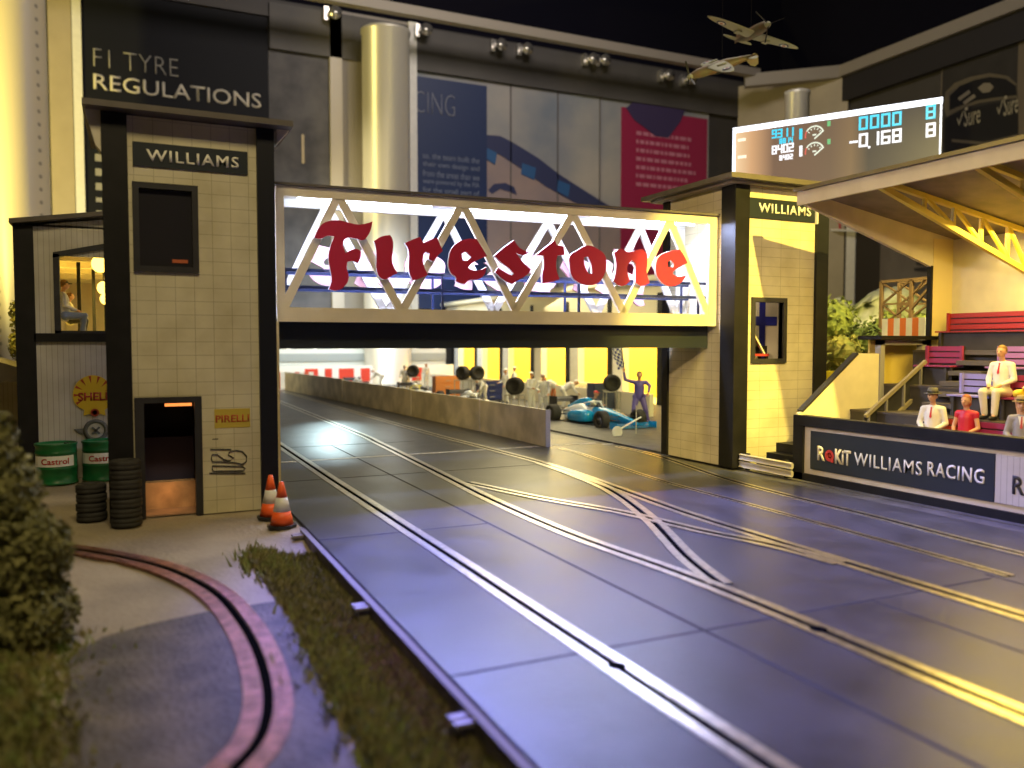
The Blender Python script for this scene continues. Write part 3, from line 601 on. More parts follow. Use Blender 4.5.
cs(.05, .27, M_or, 'lower_band'); cs(.27, .50, M_cw, 'white_sleeve'); cs(.50, .75, M_or, 'tip')
x, y = g(282, 527); cone.location = (x, y, 0); cone['label'] = 'orange and white traffic cone in front, nearest the track edge'
x, y = g(271, 518); c2 = copytree(cone); c2.location = (x, y, 0); c2['label'] = 'orange and white traffic cone behind the other, beside the tower post'
# ================================================================ ANNEX BEHIND THE TOWER
YA = 20.9
an = thing('annex', 'grey clad building with lit window and sloping roof behind the left tower', 'building', (-.8, YA, 0))
bm = NB(); wall_holes(bm, 'y', YA, YA+.12, -2.1, 2.4, 0, 5.66, [(-1.38, .3, 3.32, 4.98)]); obj('front_wall', bm, M_clad, an)
bm = NB(); prism(bm, [(-2.1, 5.6), (2.4, 6.25), (2.4, 5.66), (-2.1, 5.66-.0)], 'y', YA, YA+.12); obj('gable', bm, M_clad, an)
obj('corner_post', bxb(-2.25, -1.87, YA-.08, YA+.3, 0, 5.62), M_black, an); obj('mid_rail', bxb(-1.9, 2.4, YA-.08, YA, 3.07, 3.26), M_black, an)
bm = NB(); prism(bm, [(-2.3, 5.62), (2.6, 6.36), (2.6, 6.46), (-2.3, 5.72)], 'y', YA-.25, YA+14); obj('roof', bm, M_roof, an)
bm = NB(); box(bm, -1.5, -1.38, YA-.06, YA+.12, 3.26, 5.02); box(bm, -1.5, .3, YA-.06, YA+.12, 3.22, 3.32); prism(bm, [(-1.5, 4.93), (.4, 5.38), (.4, 5.5), (-1.5, 5.05)], 'y', YA-.06, YA+.12); obj('window_frame', bm, M_dark, an)
M_int = mat('interior_cream', (.7, .6, .4), .5)
bm = NB(); box(bm, -2.25, -2.15, YA+.3, YA+14, 0, 5.4); box(bm, -2.15, 2.4, YA+14, YA+14.1, 0, 5.9); obj('inner_wall', bm, M_int, an)
obj('inner_floor', bxb(-2.15, 2.4, YA+.12, YA+14, 3.1, 3.2), M_int, an); obj('inner_ceiling', bxb(-2.15, 2.4, YA+.12, YA+14, 5.4, 5.5), M_int, an)
for k in range(6): obj('ceiling_beam', bxb(-2.15, 2.4, YA+.9+k*2.1, YA+1.15+k*2.1, 5.15, 5.4), M_cream, an)
for k in range(3): bm = NB(); beam(bm, (-1.2+.25*k, YA+4+3*k, 3.2), (-1.2+.25*k, YA+4+3*k, 5.3), .09, .09); obj('inner_post', bm, M_black, an)
M_bulb = emis('bulb_yellow', (1, .66, .10), 5)
for k, (px, py, y, r) in enumerate([(100, 264, 22.2, .19), (103.5, 288, 24.6, .16), (105.5, 299, 27.0, .15)]):
    x, z = ony(px, py, y); t = thing('hanging_bulb', 'glowing yellow bulb in the annex window, %s of three' % ('highest and nearest', 'middle', 'lowest and farthest')[k], 'light bulb', (x, y, z), 'bulbs in the annex'); bm = NB(); ell(bm, (x, y, z), r, r, r*1.1, n=12); obj('bulb', bm, M_bulb, t, True)
    bm = NB(); tube(bm, [(x, y, z+.1), (x, y, 5.4)], .015, 6); obj('cord', bm, M_black, t)
# Shell sign and winged wheel badge on the annex front
def am(x, y): X, Z = ony(60+x*60/576, 370+y*80/768, YA-.03); return (X, YA-.03, Z)
sh = thing('shell_sign', 'yellow shell shaped petrol sign with red SHELL lettering on the annex wall', 'sign', am(300, 250))
M_sy = mat('shell_yellow', (.62, .42, .02), .45); M_sr = mat('shell_red', (.38, .05, .02), .5)
outl = [(225, 440), (235, 385), (165, 345), (130, 290), (125, 220), (145, 150), (190, 95), (250, 62), (310, 50), (380, 62), (440, 95), (490, 150), (515, 220), (510, 290), (475, 345), (430, 385), (440, 440), (385, 425), (335, 440), (285, 425)]
shape('shell_board', outl, [], am, (0, 1, 0), .03, [M_sy, M_sr], sh)
bm = NB()
for k in range(9):
    a = math.radians(200-k*27.5+10); cx, cz = 318+185*math.cos(a), 235-178*math.sin(a); dx, dz_ = math.cos(a), -math.sin(a)
    P = [am(cx-dz_*-13, cz-dx*13), am(cx+dz_*-13, cz+dx*13), am(cx-dx*75, cz-dz_*75)]
    vs = [bm.verts.new((p[0], YA-.036, p[2])) for p in P]; bm.faces.new(vs)
obj('rib', bm, M_sr, sh)
p0 = am(172, 298); p1 = am(492, 210); text('lettering', 'SHELL', (p0[0], YA-.035, p0[2]), p1[0]-p0[0], p1[2]-p0[2], M_sr, sh, off=.03, ext=.006)
bm = NB(); p = am(335, 408); lathe(bm, (p[0], YA-.045, p[2]), [(.09, 0), (.09, .012), (.055, .012), (.055, 0)], 16, 'y'); obj('stud', bm, M_sr, sh)
wb = thing('wheel_badge', 'round grey wheel badge with wings below the shell sign', 'sign', am(345, 580)); p = am(345, 580)
bm = NB(); lathe(bm, (p[0], YA-.035, p[2]), [(.25, .03), (.26, 0), (.17, 0), (.165, .03)], 28, 'y'); obj('tyre_ring', bm, mat('badge_grey', (.12, .12, .11), .5), wb, True)
bm = NB(); lathe(bm, (p[0], YA-.02, p[2]), [(.17, .01), (.17, 0), (0, 0)], 24, 'y'); obj('disc', bm, mat('badge_pale', (.45, .43, .36), .5), wb)
bm = NB()
for a in (45, 135): c, s = math.cos(math.radians(a))*.11, math.sin(math.radians(a))*.11; beam(bm, (p[0]-c, YA-.04, p[2]-s), (p[0]+c, YA-.04, p[2]+s), .045, .03, (0, 1, 0))
obj('cross', bm, MC['badge_grey'], wb)
shape('wing', [(135, 568), (240, 560), (245, 620), (205, 615), (170, 595)], [], am, (0, 1, 0), .015, MC['badge_grey'], wb, False); shape('wing', [(560, 568), (450, 560), (445, 620), (485, 615), (520, 595)], [], am, (0, 1, 0), .015, MC['badge_grey'], wb, False)
# things left of the annex
t = thing('shelter', 'low dark roofed shelter at the left edge beyond the annex', 'shelter', (-5.6, 26, 0))
ax0, az0 = ony(-20, 374, 26); ax1, az1 = ony(20, 362, 26)
bm = NB(); prism(bm, [(ax0, az0), (ax1-1.0, az1+.25), (ax1+.6, az0), (ax1+.6, az0-.18), (ax0, az0-.18)], 'y', 25, 27.5); obj('roof', bm, M_roof, t)
for xx in (ax0+.3, ax0+1.6, ax1+.3):
    obj('post', bxb(xx-.07, xx+.07, 25.2, 25.34, 0, az0-.18), M_black, t)
obj('back_wall', bxb(ax0, ax1+.5, 27.2, 27.3, 0, az0-.18), M_clad, t)
M_leafY = leafmat('leaf_ochre', (.20, .17, .05), (.10, .11, .03)); M_leafG = leafmat('leaf_green', (.10, .13, .035), (.045, .06, .018)); M_leafB = leafmat('leaf_lime', (.26, .28, .06), (.13, .16, .04))
x, z = ony(20, 340, 27.5); bush('creeper', 'small yellowish climbing plant beside the left edge of the annex', 'plant', (x, 28.0, 0), [((0, 0, 2.2), (.3, .3, .5)), ((0, 0, 3.0), (.35, .3, .5)), ((0, 0, 3.9), (.28, .25, .6))], 700, .09, M_leafY, seed=4)
# ================================================================ BRIDGE
BL, BR = Vector((2.7, 16.9, 0)), Vector((13.28, 16.42, 0)); bu = (BR-BL).normalized(); bn = Vector((-bu.y, bu.x, 0))   # bn points away from the camera
LB = (BR-BL).length; DEP = 1.35
def bp_(px, py, off=0.):
    d = ray(px, py); den = d[0]*bn.x+d[1]*bn.y; t = (BL.dot(bn)+off)/den; return Vector((d[0]*t, d[1]*t, H+d[2]*t))
def buz(px, py): p = bp_(px, py); return ((p-BL).dot(bu), p.z)
br = thing('footbridge', 'long cream truss footbridge with lit interior spanning the track between the towers', 'bridge', (BL.x, BL.y, 0))
zb0, zb1, zt0, zt1 = 3.47, 3.76, 5.98, 6.18
def P3(u, z, o=0): p = BL+bu*u+bn*o; return Vector((p.x, p.y, z))
def truss(o, m, back=False):
    bm = NB()
    def bar(u0, z0, u1, z1, w):
        beam(bm, P3(u0, z0, o+.05), P3(u1, z1, o+.05), .10, w, (0, 0, 1))
    bar(0, (zb0+zb1)/2, LB, (zb0+zb1)/2, zb1-zb0); bar(0, (zt0+zt1)/2, LB, (zt0+zt1)/2, zt1-zt0)
    for u in (.07, LB-.12): beam(bm, P3(u, zb1, o+.05), P3(u, zt0, o+.05), .10, .16 if u < 1 else .26, tuple(bu))
    r = obj('truss_frame' if not back else 'back_truss_frame', bm, m, br)
    V = [(284, 300, 337, 200), (340, 196, 401, 310), (403, 310, 461, 200), (465, 203, 517, 312), (515, 311, 573, 211), (574, 213, 625, 312), (624, 311, 670, 219), (671, 219, 709, 312)]
    for a in V:
        u0, z0 = buz(a[0], a[1]); u1, z1 = buz(a[2], a[3]); z0 = zb1-.02 if z0 < 5 else zt0+.02; z1 = zb1-.02 if z1 < 5 else zt0+.02
        bm = NB(); p0, p1 = P3(u0, z0, o+.06), P3(u1, z1, o+.06); d = (p1-p0).normalized(); side = d.cross(bn)
        beam(bm, p0, p1, .17, .085, tuple(bn)); obj('diagonal', bm, m, r)
M_truss = mat('truss_cream', (.70, .62, .46), .45, var=.06, scale=2)
truss(0, M_truss); truss(DEP, M_white, True)
bm = NB(); beam(bm, P3(-.05, 6.21, DEP/2+.05), P3(LB+.02, 6.21, DEP/2+.05), DEP+.22, .05); obj('roof_panel', bm, M_roof, br)
bm = NB(); beam(bm, P3(0, 6.165, DEP/2+.05), P3(LB, 6.165, DEP/2+.05), DEP-.02, .03); obj('roof_lining', bm, M_white, br)
bm = NB(); beam(bm, P3(0, 3.5, DEP/2+.05), P3(LB, 3.5, DEP/2+.05), DEP-.02, .06); obj('walkway_deck', bm, mat('deck_grey', (.25, .23, .2), .6), br)
bm = NB(); beam(bm, P3(.0, 3.2, .42), P3(LB-.02, 3.2, .42), .14, .54); obj('support_beam', bm, M_navy, br)
bm = NB(); beam(bm, P3(.0, 3.2, DEP-.2), P3(LB-.02, 3.2, DEP-.2), .14, .54); obj('support_beam', bm, M_navy, br)
bm = NB(); box(bm, 2.56, 2.72, 16.9, 17.1, 0, 3.47); obj('trim_post', bm, mat('trim_yellow', (.6, .5, .28), .5), br)
M_hr = mat('handrail_navy', (.02, .03, .09), .35)
for z in (4.19, 4.54):
    for o_ in (.35, DEP-.25):
        bm = NB(); beam(bm, P3(.1, z, o_), P3(LB-.1, z, o_), .05, .07); h_ = obj('handrail', bm, M_hr, br)
for k in range(4):
    for o_ in (.35, DEP-.25): bm = NB(); beam(bm, P3(.2+k*3.36, 3.5, o_), P3(.2+k*3.36, 4.56, o_), .05, .05, tuple(bn)); obj('rail_post', bm, M_hr, br)
M_tubeL = emis('tube_light', (.74, .84, 1), 26)
for k in range(3):
    bm = NB(); u0 = .5+k*3.45; tube(bm, [P3(u0, 6.06, .62), P3(u0+2.9, 6.06, .62)], .045, 10); t_ = obj('tube_lamp', bm, M_tubeL, br); bm = NB(); beam(bm, P3(u0-.05, 6.13, .62), P3(u0+2.95, 6.13, .62), .12, .05); obj('lamp_housing', bm, M_white, t_)
# Firestone letters (front) and the same seen from behind on the far side
LET = {'F': ((270, 200), [(340, 290), (385, 200), (440, 165), (530, 155), (600, 172), (680, 188), (730, 182), (787, 165), (775, 225), (750, 275), (715, 308), (660, 296), (590, 292), (562, 325), (568, 370), (580, 405), (620, 385), (665, 375), (700, 395), (695, 440), (675, 485), (640, 468), (595, 475), (590, 520), (605, 600), (570, 665), (510, 695), (450, 685), (475, 620), (465, 540), (450, 440), (460, 370), (495, 280), (440, 275), (385, 298)], []),
 'i': ((360, 200), [(108, 315), (165, 280), (230, 268), (250, 300), (252, 400), (245, 440), (258, 510), (290, 560), (240, 585), (200, 608), (160, 600), (130, 545), (128, 440), (122, 365)], []),
 'r': ((360, 200), [(345, 330), (400, 305), (460, 283), (488, 330), (540, 305), (592, 288), (635, 390), (595, 430), (560, 470), (530, 455), (535, 412), (505, 395), (485, 430), (490, 500), (522, 575), (450, 605), (405, 618), (380, 560), (375, 460), (372, 380)], []),
 'e': ((360, 200), [(685, 440), (700, 380), (745, 330), (820, 300), (895, 298), (940, 370), (976, 430), (900, 462), (855, 490), (830, 520), (870, 540), (930, 535), (972, 512), (950, 580), (900, 610), (840, 615), (800, 648), (735, 625), (740, 600), (700, 560), (680, 500)], [[(785, 465), (782, 412), (815, 397), (856, 437), (825, 465)]]),
 's': ((480, 210), [(112, 350), (180, 290), (262, 232), (300, 285), (335, 308), (382, 325), (340, 345), (290, 335), (275, 325), (330, 400), (392, 455), (370, 490), (290, 540), (250, 568), (190, 540), (118, 480), (140, 442), (200, 480), (245, 502), (262, 490), (215, 440), (160, 400)], []),
 't': ((480, 210), [(430, 345), (500, 290), (575, 232), (590, 270), (642, 280), (650, 345), (595, 350), (585, 400), (590, 470), (612, 530), (540, 555), (480, 562), (478, 500), (490, 430), (490, 350)], []),
 'o': ((480, 210), [(690, 355), (750, 308), (830, 272), (905, 300), (960, 350), (970, 430), (945, 515), (900, 565), (830, 575), (750, 552), (705, 505), (690, 430)], [[(798, 362), (830, 358), (855, 420), (862, 488), (835, 490), (805, 430)]]),
 'n': ((590, 220), [(185, 250), (240, 220), (290, 245), (340, 235), (400, 222), (435, 260), (440, 330), (435, 400), (458, 482), (400, 507), (350, 480), (350, 400), (345, 330), (320, 310), (290, 350), (290, 410), (308, 468), (270, 500), (230, 505), (180, 470), (198, 400), (200, 320)], []),
 'e2': ((590, 220), [(508, 340), (530, 280), (590, 245), (690, 225), (720, 270), (750, 330), (690, 362), (640, 395), (635, 415), (680, 435), (742, 422), (700, 480), (640, 507), (580, 497), (530, 455), (508, 400)], [[(600, 362), (595, 322), (620, 307), (645, 340), (640, 362)]])}
ws = thing('bridge_sign', 'large red blackletter Firestone lettering fixed to the front of the bridge', 'sign', tuple(P3(LB/2, 4.2, -.1)))
wr = thing('bridge_sign', 'red lettering on the far side of the bridge, seen from behind through the truss', 'sign', tuple(P3(LB/2, 4.2, DEP+.2)))
M_side = mat('letter_edge', (.75, .68, .66), .5); M_backl = mat('letter_back', (.72, .42, .45), .5)
for k, (o_, pl_, hl) in LET.items():
    fm = lambda x, y: bp_(o_[0]+x*.13026, o_[1]+y*.13026, -.09)
    shape('letter', pl_, hl, fm, tuple(bn), .085, [M_red, M_side], ws)
    def fb(x, y):
        p = bp_(o_[0]+x*.13026, o_[1]+y*.13026, -.09); u = (p-BL).dot(bu); return P3(LB-u-.15, p.z-.1, DEP+.24)
    shape('letter', pl_, hl, fb, tuple(-bn), .085, [M_red, M_backl], wr)
# ================================================================ RIGHT TOWER
Y1 = 15.8; X1 = 13.3
rt_ = thing('tower', 'cream boarded tower with WILLIAMS sign and small window, right of the bridge', 'tower', (14.75, Y1, 0))
bm = NB(); wall_holes(bm, 'y', Y1, Y1+.12, X1, 16.2, 0, 6.86, [(13.93, 14.83, 2.66, 4.06)]); obj('front_wall', bm, M_board, rt_)
obj('side_wall', bxb(X1, X1+.12, Y1+.12, 18.5, 0, 6.86), M_board, rt_); obj('side_wall', bxb(16.08, 16.2, Y1+.12, 18.5, 0, 6.86), M_board, rt_); obj('back_wall', bxb(X1, 16.2, 18.5, 18.62, 0, 6.86), M_board, rt_)
obj('corner_post', bxb(X1-.06, X1+.37, Y1-.08, Y1+.44, 0, 6.9), M_black, rt_); obj('corner_post', bxb(X1-.06, X1+.1, 18.42, 18.68, 0, 6.9), M_black, rt_); obj('corner_post', bxb(15.86, 16.26, Y1-.08, Y1+.2, 0, 6.9), M_black, rt_)
bm = NB(); box(bm, X1-.5, 16.8, Y1-.45, 19.1, 6.92, 7.04); obj('roof', bm, M_roof, rt_)
bm = NB(); box(bm, X1-.3, 16.6, Y1-.25, 18.9, 6.86, 6.92); obj('roof_trim', bm, mat('roof_trim', (.22, .19, .16), .5), rt_)
bm = NB(); frame(bm, 13.82, 14.94, 2.55, 4.17, Y1-.05, Y1+.14, .11); w = obj('window_frame', bm, M_dark, rt_)
obj('inner_wall', bxb(13.8, 16.0, 16.6, 16.65, 2.3, 5), mat('flag_cream', (.78, .70, .55), .6), rt_)
obj('inner_floor', bxb(13.5, 16.0, Y1+.12, 16.6, 2.2, 2.3), M_clad, rt_)
YW = 16.58; fa = ony(760, 300, YW)[0]; fb_ = ony(765.5, 300, YW)[0]; fz0 = ony(765, 325.5, YW)[1]; fz1 = ony(765, 316.5, YW)[1]
bm = NB(); box(bm, fa, fb_, YW, YW+.02, 2.3, 4.9); box(bm, 13.9, ony(777, 320, YW)[0], YW-.003, YW+.017, fz0, fz1); obj('blue_cross', bm, mat('cross_blue', (.02, .025, .28), .5), rt_)
tb = thing('desk', 'small black and red desk with slanted board inside the right tower window', 'desk', (14.4, 16.2, 2.3)); obj('desk_top', bxb(13.8, 14.65, 16.05, 16.4, 2.72, 2.78), mat('desk_red', (.4, .04, .04), .5), tb)
for a in ((13.85, 16.1), (14.6, 16.1), (13.85, 16.35), (14.6, 16.35)): obj('leg', bxb(a[0]-.03, a[0]+.03, a[1]-.03, a[1]+.03, 2.3, 2.72), M_black, tb)
bm = NB(); beam(bm, (14.46, 16.25, 2.78), (13.95, 16.25, 3.5), .3, .06, (0, 1, 0)); obj('slanted_board', bm, M_black, tb); bm = NB(); beam(bm, (14.50, 16.08, 2.78), (13.99, 16.08, 3.5), .04, .07, (0, 1, 0)); obj('board_edge', bm, M_cream, tb)
obj('box', bxb(14.38, 14.62, 16.1, 16.35, 2.78, 2.98), M_black, tb)
sg = obj('sign_board', bxb(13.67, 15.82, Y1-.04, Y1, 6.10, 6.58), M_navy, rt_); text('lettering', 'WILLIAMS', (13.98, Y1-.04, 6.24), 1.70, .23, M_whiteink, sg, off=.018, sp=1.15)
obj('sign_edge', bxb(15.84, 15.87, Y1-.1, Y1-.02, 6.06, 6.5), M_whiteink, rt_)
# barrier and steps at its foot
ab = thing('guard_rail', 'short pale double guard rail at the foot of the right tower', 'guard rail', (13.5, 15, 0))
for z in (.10, .28):
    bm = NB(); prof = [(-.03, -.08), (.03, -.06), (.0, -.02), (.0, .02), (.03, .06), (-.03, .08), (-.07, .04), (-.07, -.04)]
    prism(bm, [(13.42-p[0], z+p[1]) for p in prof], 'y', 13.95, 15.68); obj('rail', bm, mat('rail_pale', (.5, .46, .4), .4, metal=.3), ab)
for y in (14.2, 15.5): obj('post', bxb(13.49, 13.56, y-.05, y+.05, -.03, .38), M_dark, ab)
stp = thing('step_block', 'black stepped block between the right tower and the grandstand wall', 'steps', (14.2, 14.8, 0))
for k in range(3): obj('step', bxb(13.62+.3*k, 15.3, 14.18, 15.3, -.03+.22*k, .19+.22*k), M_black, stp)
# ================================================================ GRANDSTAND
XG = 13.7; YE = 14.1; YN = 3.4
gs = thing('grandstand', 'cream and black grandstand with sloping roof and yellow trusses right of the track', 'grandstand', (16, 9, 0))
obj('front_wall', bxb(XG, XG+.14, YN, YE, -.03, 1.36), mat('stand_wood', (.55, .49, .38), .5, var=.08), gs)
obj('top_rail', bxb(XG-.06, XG+.2, YN, YE+.04, 1.19, 1.42), M_black, gs); obj('base_rail', bxb(XG-.06, XG+.02, YN, YE, -.03, .13), M_black, gs); obj('end_post', bxb(XG-.06, XG+.2, YE-.26, YE+.04, -.03, 1.2), M_black, gs)
sb = obj('sign_board', bxb(XG-.03, XG, 9.36, 13.64, .25, 1.10), M_navy, gs)
M_rk = mat('rokit_gold', (.75, .66, .42), .5)
text('lettering', 'R', (XG-.03, 13.43, .47), .22, .32, M_rk, sb, '-x', off=.03)
def rk(x, m, par):
    bm = NB(); c = (XG-.045, x, .61); lathe(bm, c, [(.115, .012), (.125, -.0), (.07, -.0), (.065, .012)], 20, 'x'); o_ = obj('ring_letter', bm, m, par); bm = NB(); lathe(bm, (c[0], x, .61), [(.03, .012), (.03, 0), (0, 0)], 10, 'x'); box(bm, XG-.05, XG-.03, x-.10, x-.05, .47, .56); obj('ring_dot', bm, m, o_)
M_rr = mat('rokit_red', (.5, .04, .03), .5); rk(13.08, M_rr, sb)
text('lettering', 'KiT', (XG-.03, 12.93, .46), .42, .32, M_rk, sb, '-x', off=.03); text('lettering', 'WILLIAMS', (XG-.03, 12.42, .50), 1.62, .27, M_whiteink, sb, '-x', off=.004, sp=1.12); text('lettering', 'RACING', (XG-.03, 10.68, .53), 1.14, .27, M_whiteink, sb, '-x', off=.012, sp=1.12)
sb2 = obj('sign_board', bxb(XG-.03, XG, 5.0, 9.34, .25, 1.10), M_clad, gs)
text('lettering', 'R', (XG-.03, 9.03, .45), .22, .32, M_dark, sb2, '-x', off=.03); rk(8.68, M_rr, sb2); text('lettering', 'KiT', (XG-.03, 8.51, .45), .42, .32, M_dark, sb2, '-x', off=.03); text('lettering', 'WILLIAMS RACING', (XG-.03, 8.05, .48), 2.8, .27, M_dark, sb2, '-x', off=.004, sp=1.1)
M_riser = mat('riser_dark', (.045, .04, .04), .6, var=.2); M_tread = mat('tread', (.075, .062, .055), .6, var=.2)
rows = [(13.84, 15.3, .60), (15.3, 16.35, 1.50), (16.35, 17.35, 2.08), (17.35, 18.7, 2.88)]
for a, b, z in rows:
    bm = NB(); box(bm, a, b, YN, YE-.06, -.03, z-.05); obj('terrace_riser', bm, M_riser, gs); bm = NB(); box(bm, a-.02, b, YN, YE-.06, z-.05, z); obj('terrace_floor', bm, M_tread, gs)
for k in range(10):
    z = .60+.228*(k+1); x = 14.75+k*.27; obj('stair_step', bxb(x, 17.6, 11.75, 12.55, z-.10, z), mat('step_edge', (.10, .085, .07), .5), gs)
# end wall
bm = NB(); prism(bm, [(XG, -.03), (XG, 1.45), (XG+.2, 1.52), (15.55, 2.80), (16.3, 2.80), (16.3, -.03)], 'x', 0, 1)
for v in bm.verts: x, y, z = v.co; v.co = (y, YE-.06+.10*x, z)
obj('end_wall', bm, mat('endwall_cream', (.66, .60, .44), .5, var=.06), gs)
bm = NB(); beam(bm, (XG+.1, YE, 1.50), (15.5, YE, 2.80), .16, .05); obj('end_wall_cap', bm, M_dark, gs)
pt = obj('portal_frame', bxb(16.2, 16.34, YE-.1, YE+.06, -.03, 3.12), mat('portal_grey', (.28, .27, .28), .5), gs); obj('portal_post', bxb(17.62, 17.78, YE-.1, YE+.06, 2.0, 3.12), MC['portal_grey'], pt); obj('portal_top', bxb(16.2, 17.78, YE-.1, YE+.06, 3.0, 3.12), MC['portal_grey'], pt)
obj('portal_panel', bxb(16.3, 17.95, YE+.3, YE+.36, -.03, 3.13), mat('panel_mustard', (.70, .55, .16), .6), gs)
obj('ledge', bxb(16.05, 18.2, YE-.25, YE+.45, 3.13, 3.22), M_black, gs)
for dz_ in (0, -.62):
    bm = NB(); beam(bm, (14.9, 13.25, 1.40+dz_), (16.8, 13.25, 2.62+dz_), .07, .08); hr_ = obj('handrail', bm, mat('rail_brass', (.22, .19, .13), .4), gs)
for k in range(4): x = 15.0+k*.55; bm = NB(); beam(bm, (x, 13.25, .6+.64*(x-14.9)), (x, 13.25, 1.42+.64*(x-14.9)), .05, .05); obj('rail_post', bm, mat('portal_grey2', (.2, .19, .2), .5), gs)
bm = NB(); prism(bm, [(14.9, .85), (16.8, 2.0), (16.8, 2.58), (14.9, 1.36)], 'y', 13.28, 13.31); obj('rail_infill', bm, M_dark, gs)
bm = NB(); prism(bm, [(XG+.1, 6.16), (XG+.1, 6.44), (18.72, 5.64), (18.72, 4.72), (18.1, 4.88)], 'y', YE-.05, YE+.05); obj('gable_board', bm, M_cream, gs)
obj('corner_pillar', bxb(18.0, 18.7, YE-.06, YE+.06, -.03, 5.62), mat('pillar_yellow', (.66, .56, .3), .5), gs); obj('pillar_edge', bxb(17.93, 18.0, YE-.06, YE+.06, 2.8, 4.95), M_black, gs)
obj('back_wall', bxb(18.7, 18.84, YN, YE, -.03, 5.62), M_cream, gs)
bm = NB(); prism(bm, [(XG+.05, 6.44), (18.95, 5.60), (18.95, 5.68), (XG+.05, 6.52)], 'y', YN, YE+.1); obj('roof', bm, mat('roof_brown', (.20, .17, .13), .6, var=.3, scale=2), gs)
obj('fascia', bxb(XG, XG+.08, YN, YE+.1, 6.14, 6.44), M_cream, gs); obj('roof_edge', bxb(XG-.08, XG+.2, YN, YE+.15, 6.44, 6.52), M_roof, gs)
M_yel = mat('truss_yellow', (.72, .58, .10), .4)
for y in (12.1, 10.0, 7.9, 5.8):
    top = lambda x: 6.42-(x-XG)*.16-.06; bot = lambda x: 6.34-(x-XG)*.33
    bm = NB(); beam(bm, (13.8, y, top(13.8)), (18.7, y, top(18.7)), .10, .10); beam(bm, (13.8, y, bot(13.8)-.05), (18.7, y, bot(18.7)-.05), .10, .12)
    xs = [15.2, 16.1, 17.0, 17.9, 18.6]
    for i, x in enumerate(xs):
        beam(bm, (x, y, bot(x)), (x, y, top(x)), .07, .07, (0, 1, 0))
        if i < len(xs)-1: beam(bm, (x, y, top(x)), (xs[i+1], y, bot(xs[i+1])), .07, .07, (0, 1, 0))
    obj('roof_truss', bm, M_yel, gs)
# benches
def bench_parts(t, L, m, m2):
    bm = NB()
    for k in range(3): box(bm, -.30+k*.13, -.19+k*.13, 0, L, .42, .455)
    obj('seat', bm, m, t)
    bm = NB()
    for k in range(3):
        z0, z1 = .50+.14*k, .61+.14*k; vs = box(bm, .10+z0*.10, .13+z0*.10, .02*k, L-.02*k, z0, z1)
    box(bm, .10, .16, .0, .06, .42, .9); box(bm, .10, .16, L-.06, L, .42, .9); obj('backrest', bm, m, t)
    obj('back_panel', bxb(.215, .225, 0, L, .40, .88), m2, t); obj('skirt_board', bxb(-.20, -.17, .02, L-.02, .0, .41), m2, t)
    for y in (.1, L-.16): obj('leg', bxb(-.28, .12, y, y+.06, 0, .42), m2, t)
def bench(x, y, z, L, m, lab, grp='benches in the grandstand'):
    t = thing('bench', lab, 'bench', (0, 0, 0), grp); bench_parts(t, L, m, M_riser); t.location = (x, y, z); return t
M_bred = mat('bench_red', (.30, .022, .014), .45); M_bpur = mat('bench_magenta', (.28, .03, .12), .45); M_blil = mat('bench_lilac', (.34, .16, .44), .45); M_bblu = mat('bench_blue', (.26, .24, .62), .45)
bench(18.1, 9.4, 2.88, 4.4, M_bred, 'long red slatted bench on the highest row against the back wall'); bench(18.1, 4.8, 2.88, 4.4, M_bred, 'red slatted bench on the highest row at the near end')
bench(17.0, 12.55, 2.08, .95, M_bpur, 'magenta slatted bench left of the stairs, one row below the top'); bench(17.0, 9.9, 2.08, 1.82, M_blil, 'lilac slatted bench right of the stairs, one row below the top')
bench(16.05, 10.95, 1.5, .95, M_bblu, 'pale blue bench beside the man in the white suit'); bench(16.05, 9.3, 1.5, 1.5, M_bpur, 'dark red bench under the seated man with yellow shorts')
bench(14.95, 9.2, .6, 1.55, M_bpur, 'magenta bench on the lowest row beside the woman in red'); bench(14.95, 10.8, .6, 1.0, M_bred, 'red bench on the lowest row behind the man with the dark hat')
# spectators
M_suit = mat('suit_white', (.72, .70, .66), .6); M_tr = mat('trouser_cream', (.70, .66, .5), .6); M_tie = mat('tie_red', (.5, .02, .03), .5); M_shirt = mat('shirt_white', (.8, .8, .8), .5)
M_hair = mat('hair_brown', (.20, .10, .03), .6); M_hat = mat('hat_grey', (.10, .09, .065), .6); M_dress = mat('dress_red', (.55, .015, .04), .5); M_hair2 = mat('hair_auburn', (.32, .09, .04), .6); M_org = mat('top_orange', (.68, .25, .12), .6); M_shy = mat('shorts_yellow', (.75, .55, .04), .5); M_gsuit = mat('suit_grey', (.30, .29, .33), .6)
GR = 'spectators in the grandstand'; SC = 1.06
person('person in white suit and red tie, bare headed, sitting beside the pale blue bench', 'sit', M_suit, M_tr, hair=M_hair, tie=M_tie, shirt=M_shirt, group=GR, loc=(15.95, 10.83, 1.5), rz=math.radians(98), sc=SC)
person('person in white suit wearing a dark grey hat on the lowest row', 'sit', M_suit, M_tr, hat=M_hat, hair=M_hair, tie=M_tie, shirt=M_shirt, group=GR, loc=(14.85, 11.52, .6), rz=math.radians(112), sc=SC)
person('person in sleeveless red dress on the lowest row', 'sit', M_dress, M_dress, hair=M_hair2, bare=True, skirt=True, group=GR, loc=(14.85, 10.78, .62), rz=math.radians(100), sc=1.0)
person('person in orange top and yellow shorts at the right edge, seated one row up', 'sit', M_org, M_shy, hair=M_hair, shorts=True, bare=True, group=GR, loc=(15.95, 10.03, 1.5), rz=math.radians(85), sc=SC, shoes=M_white)
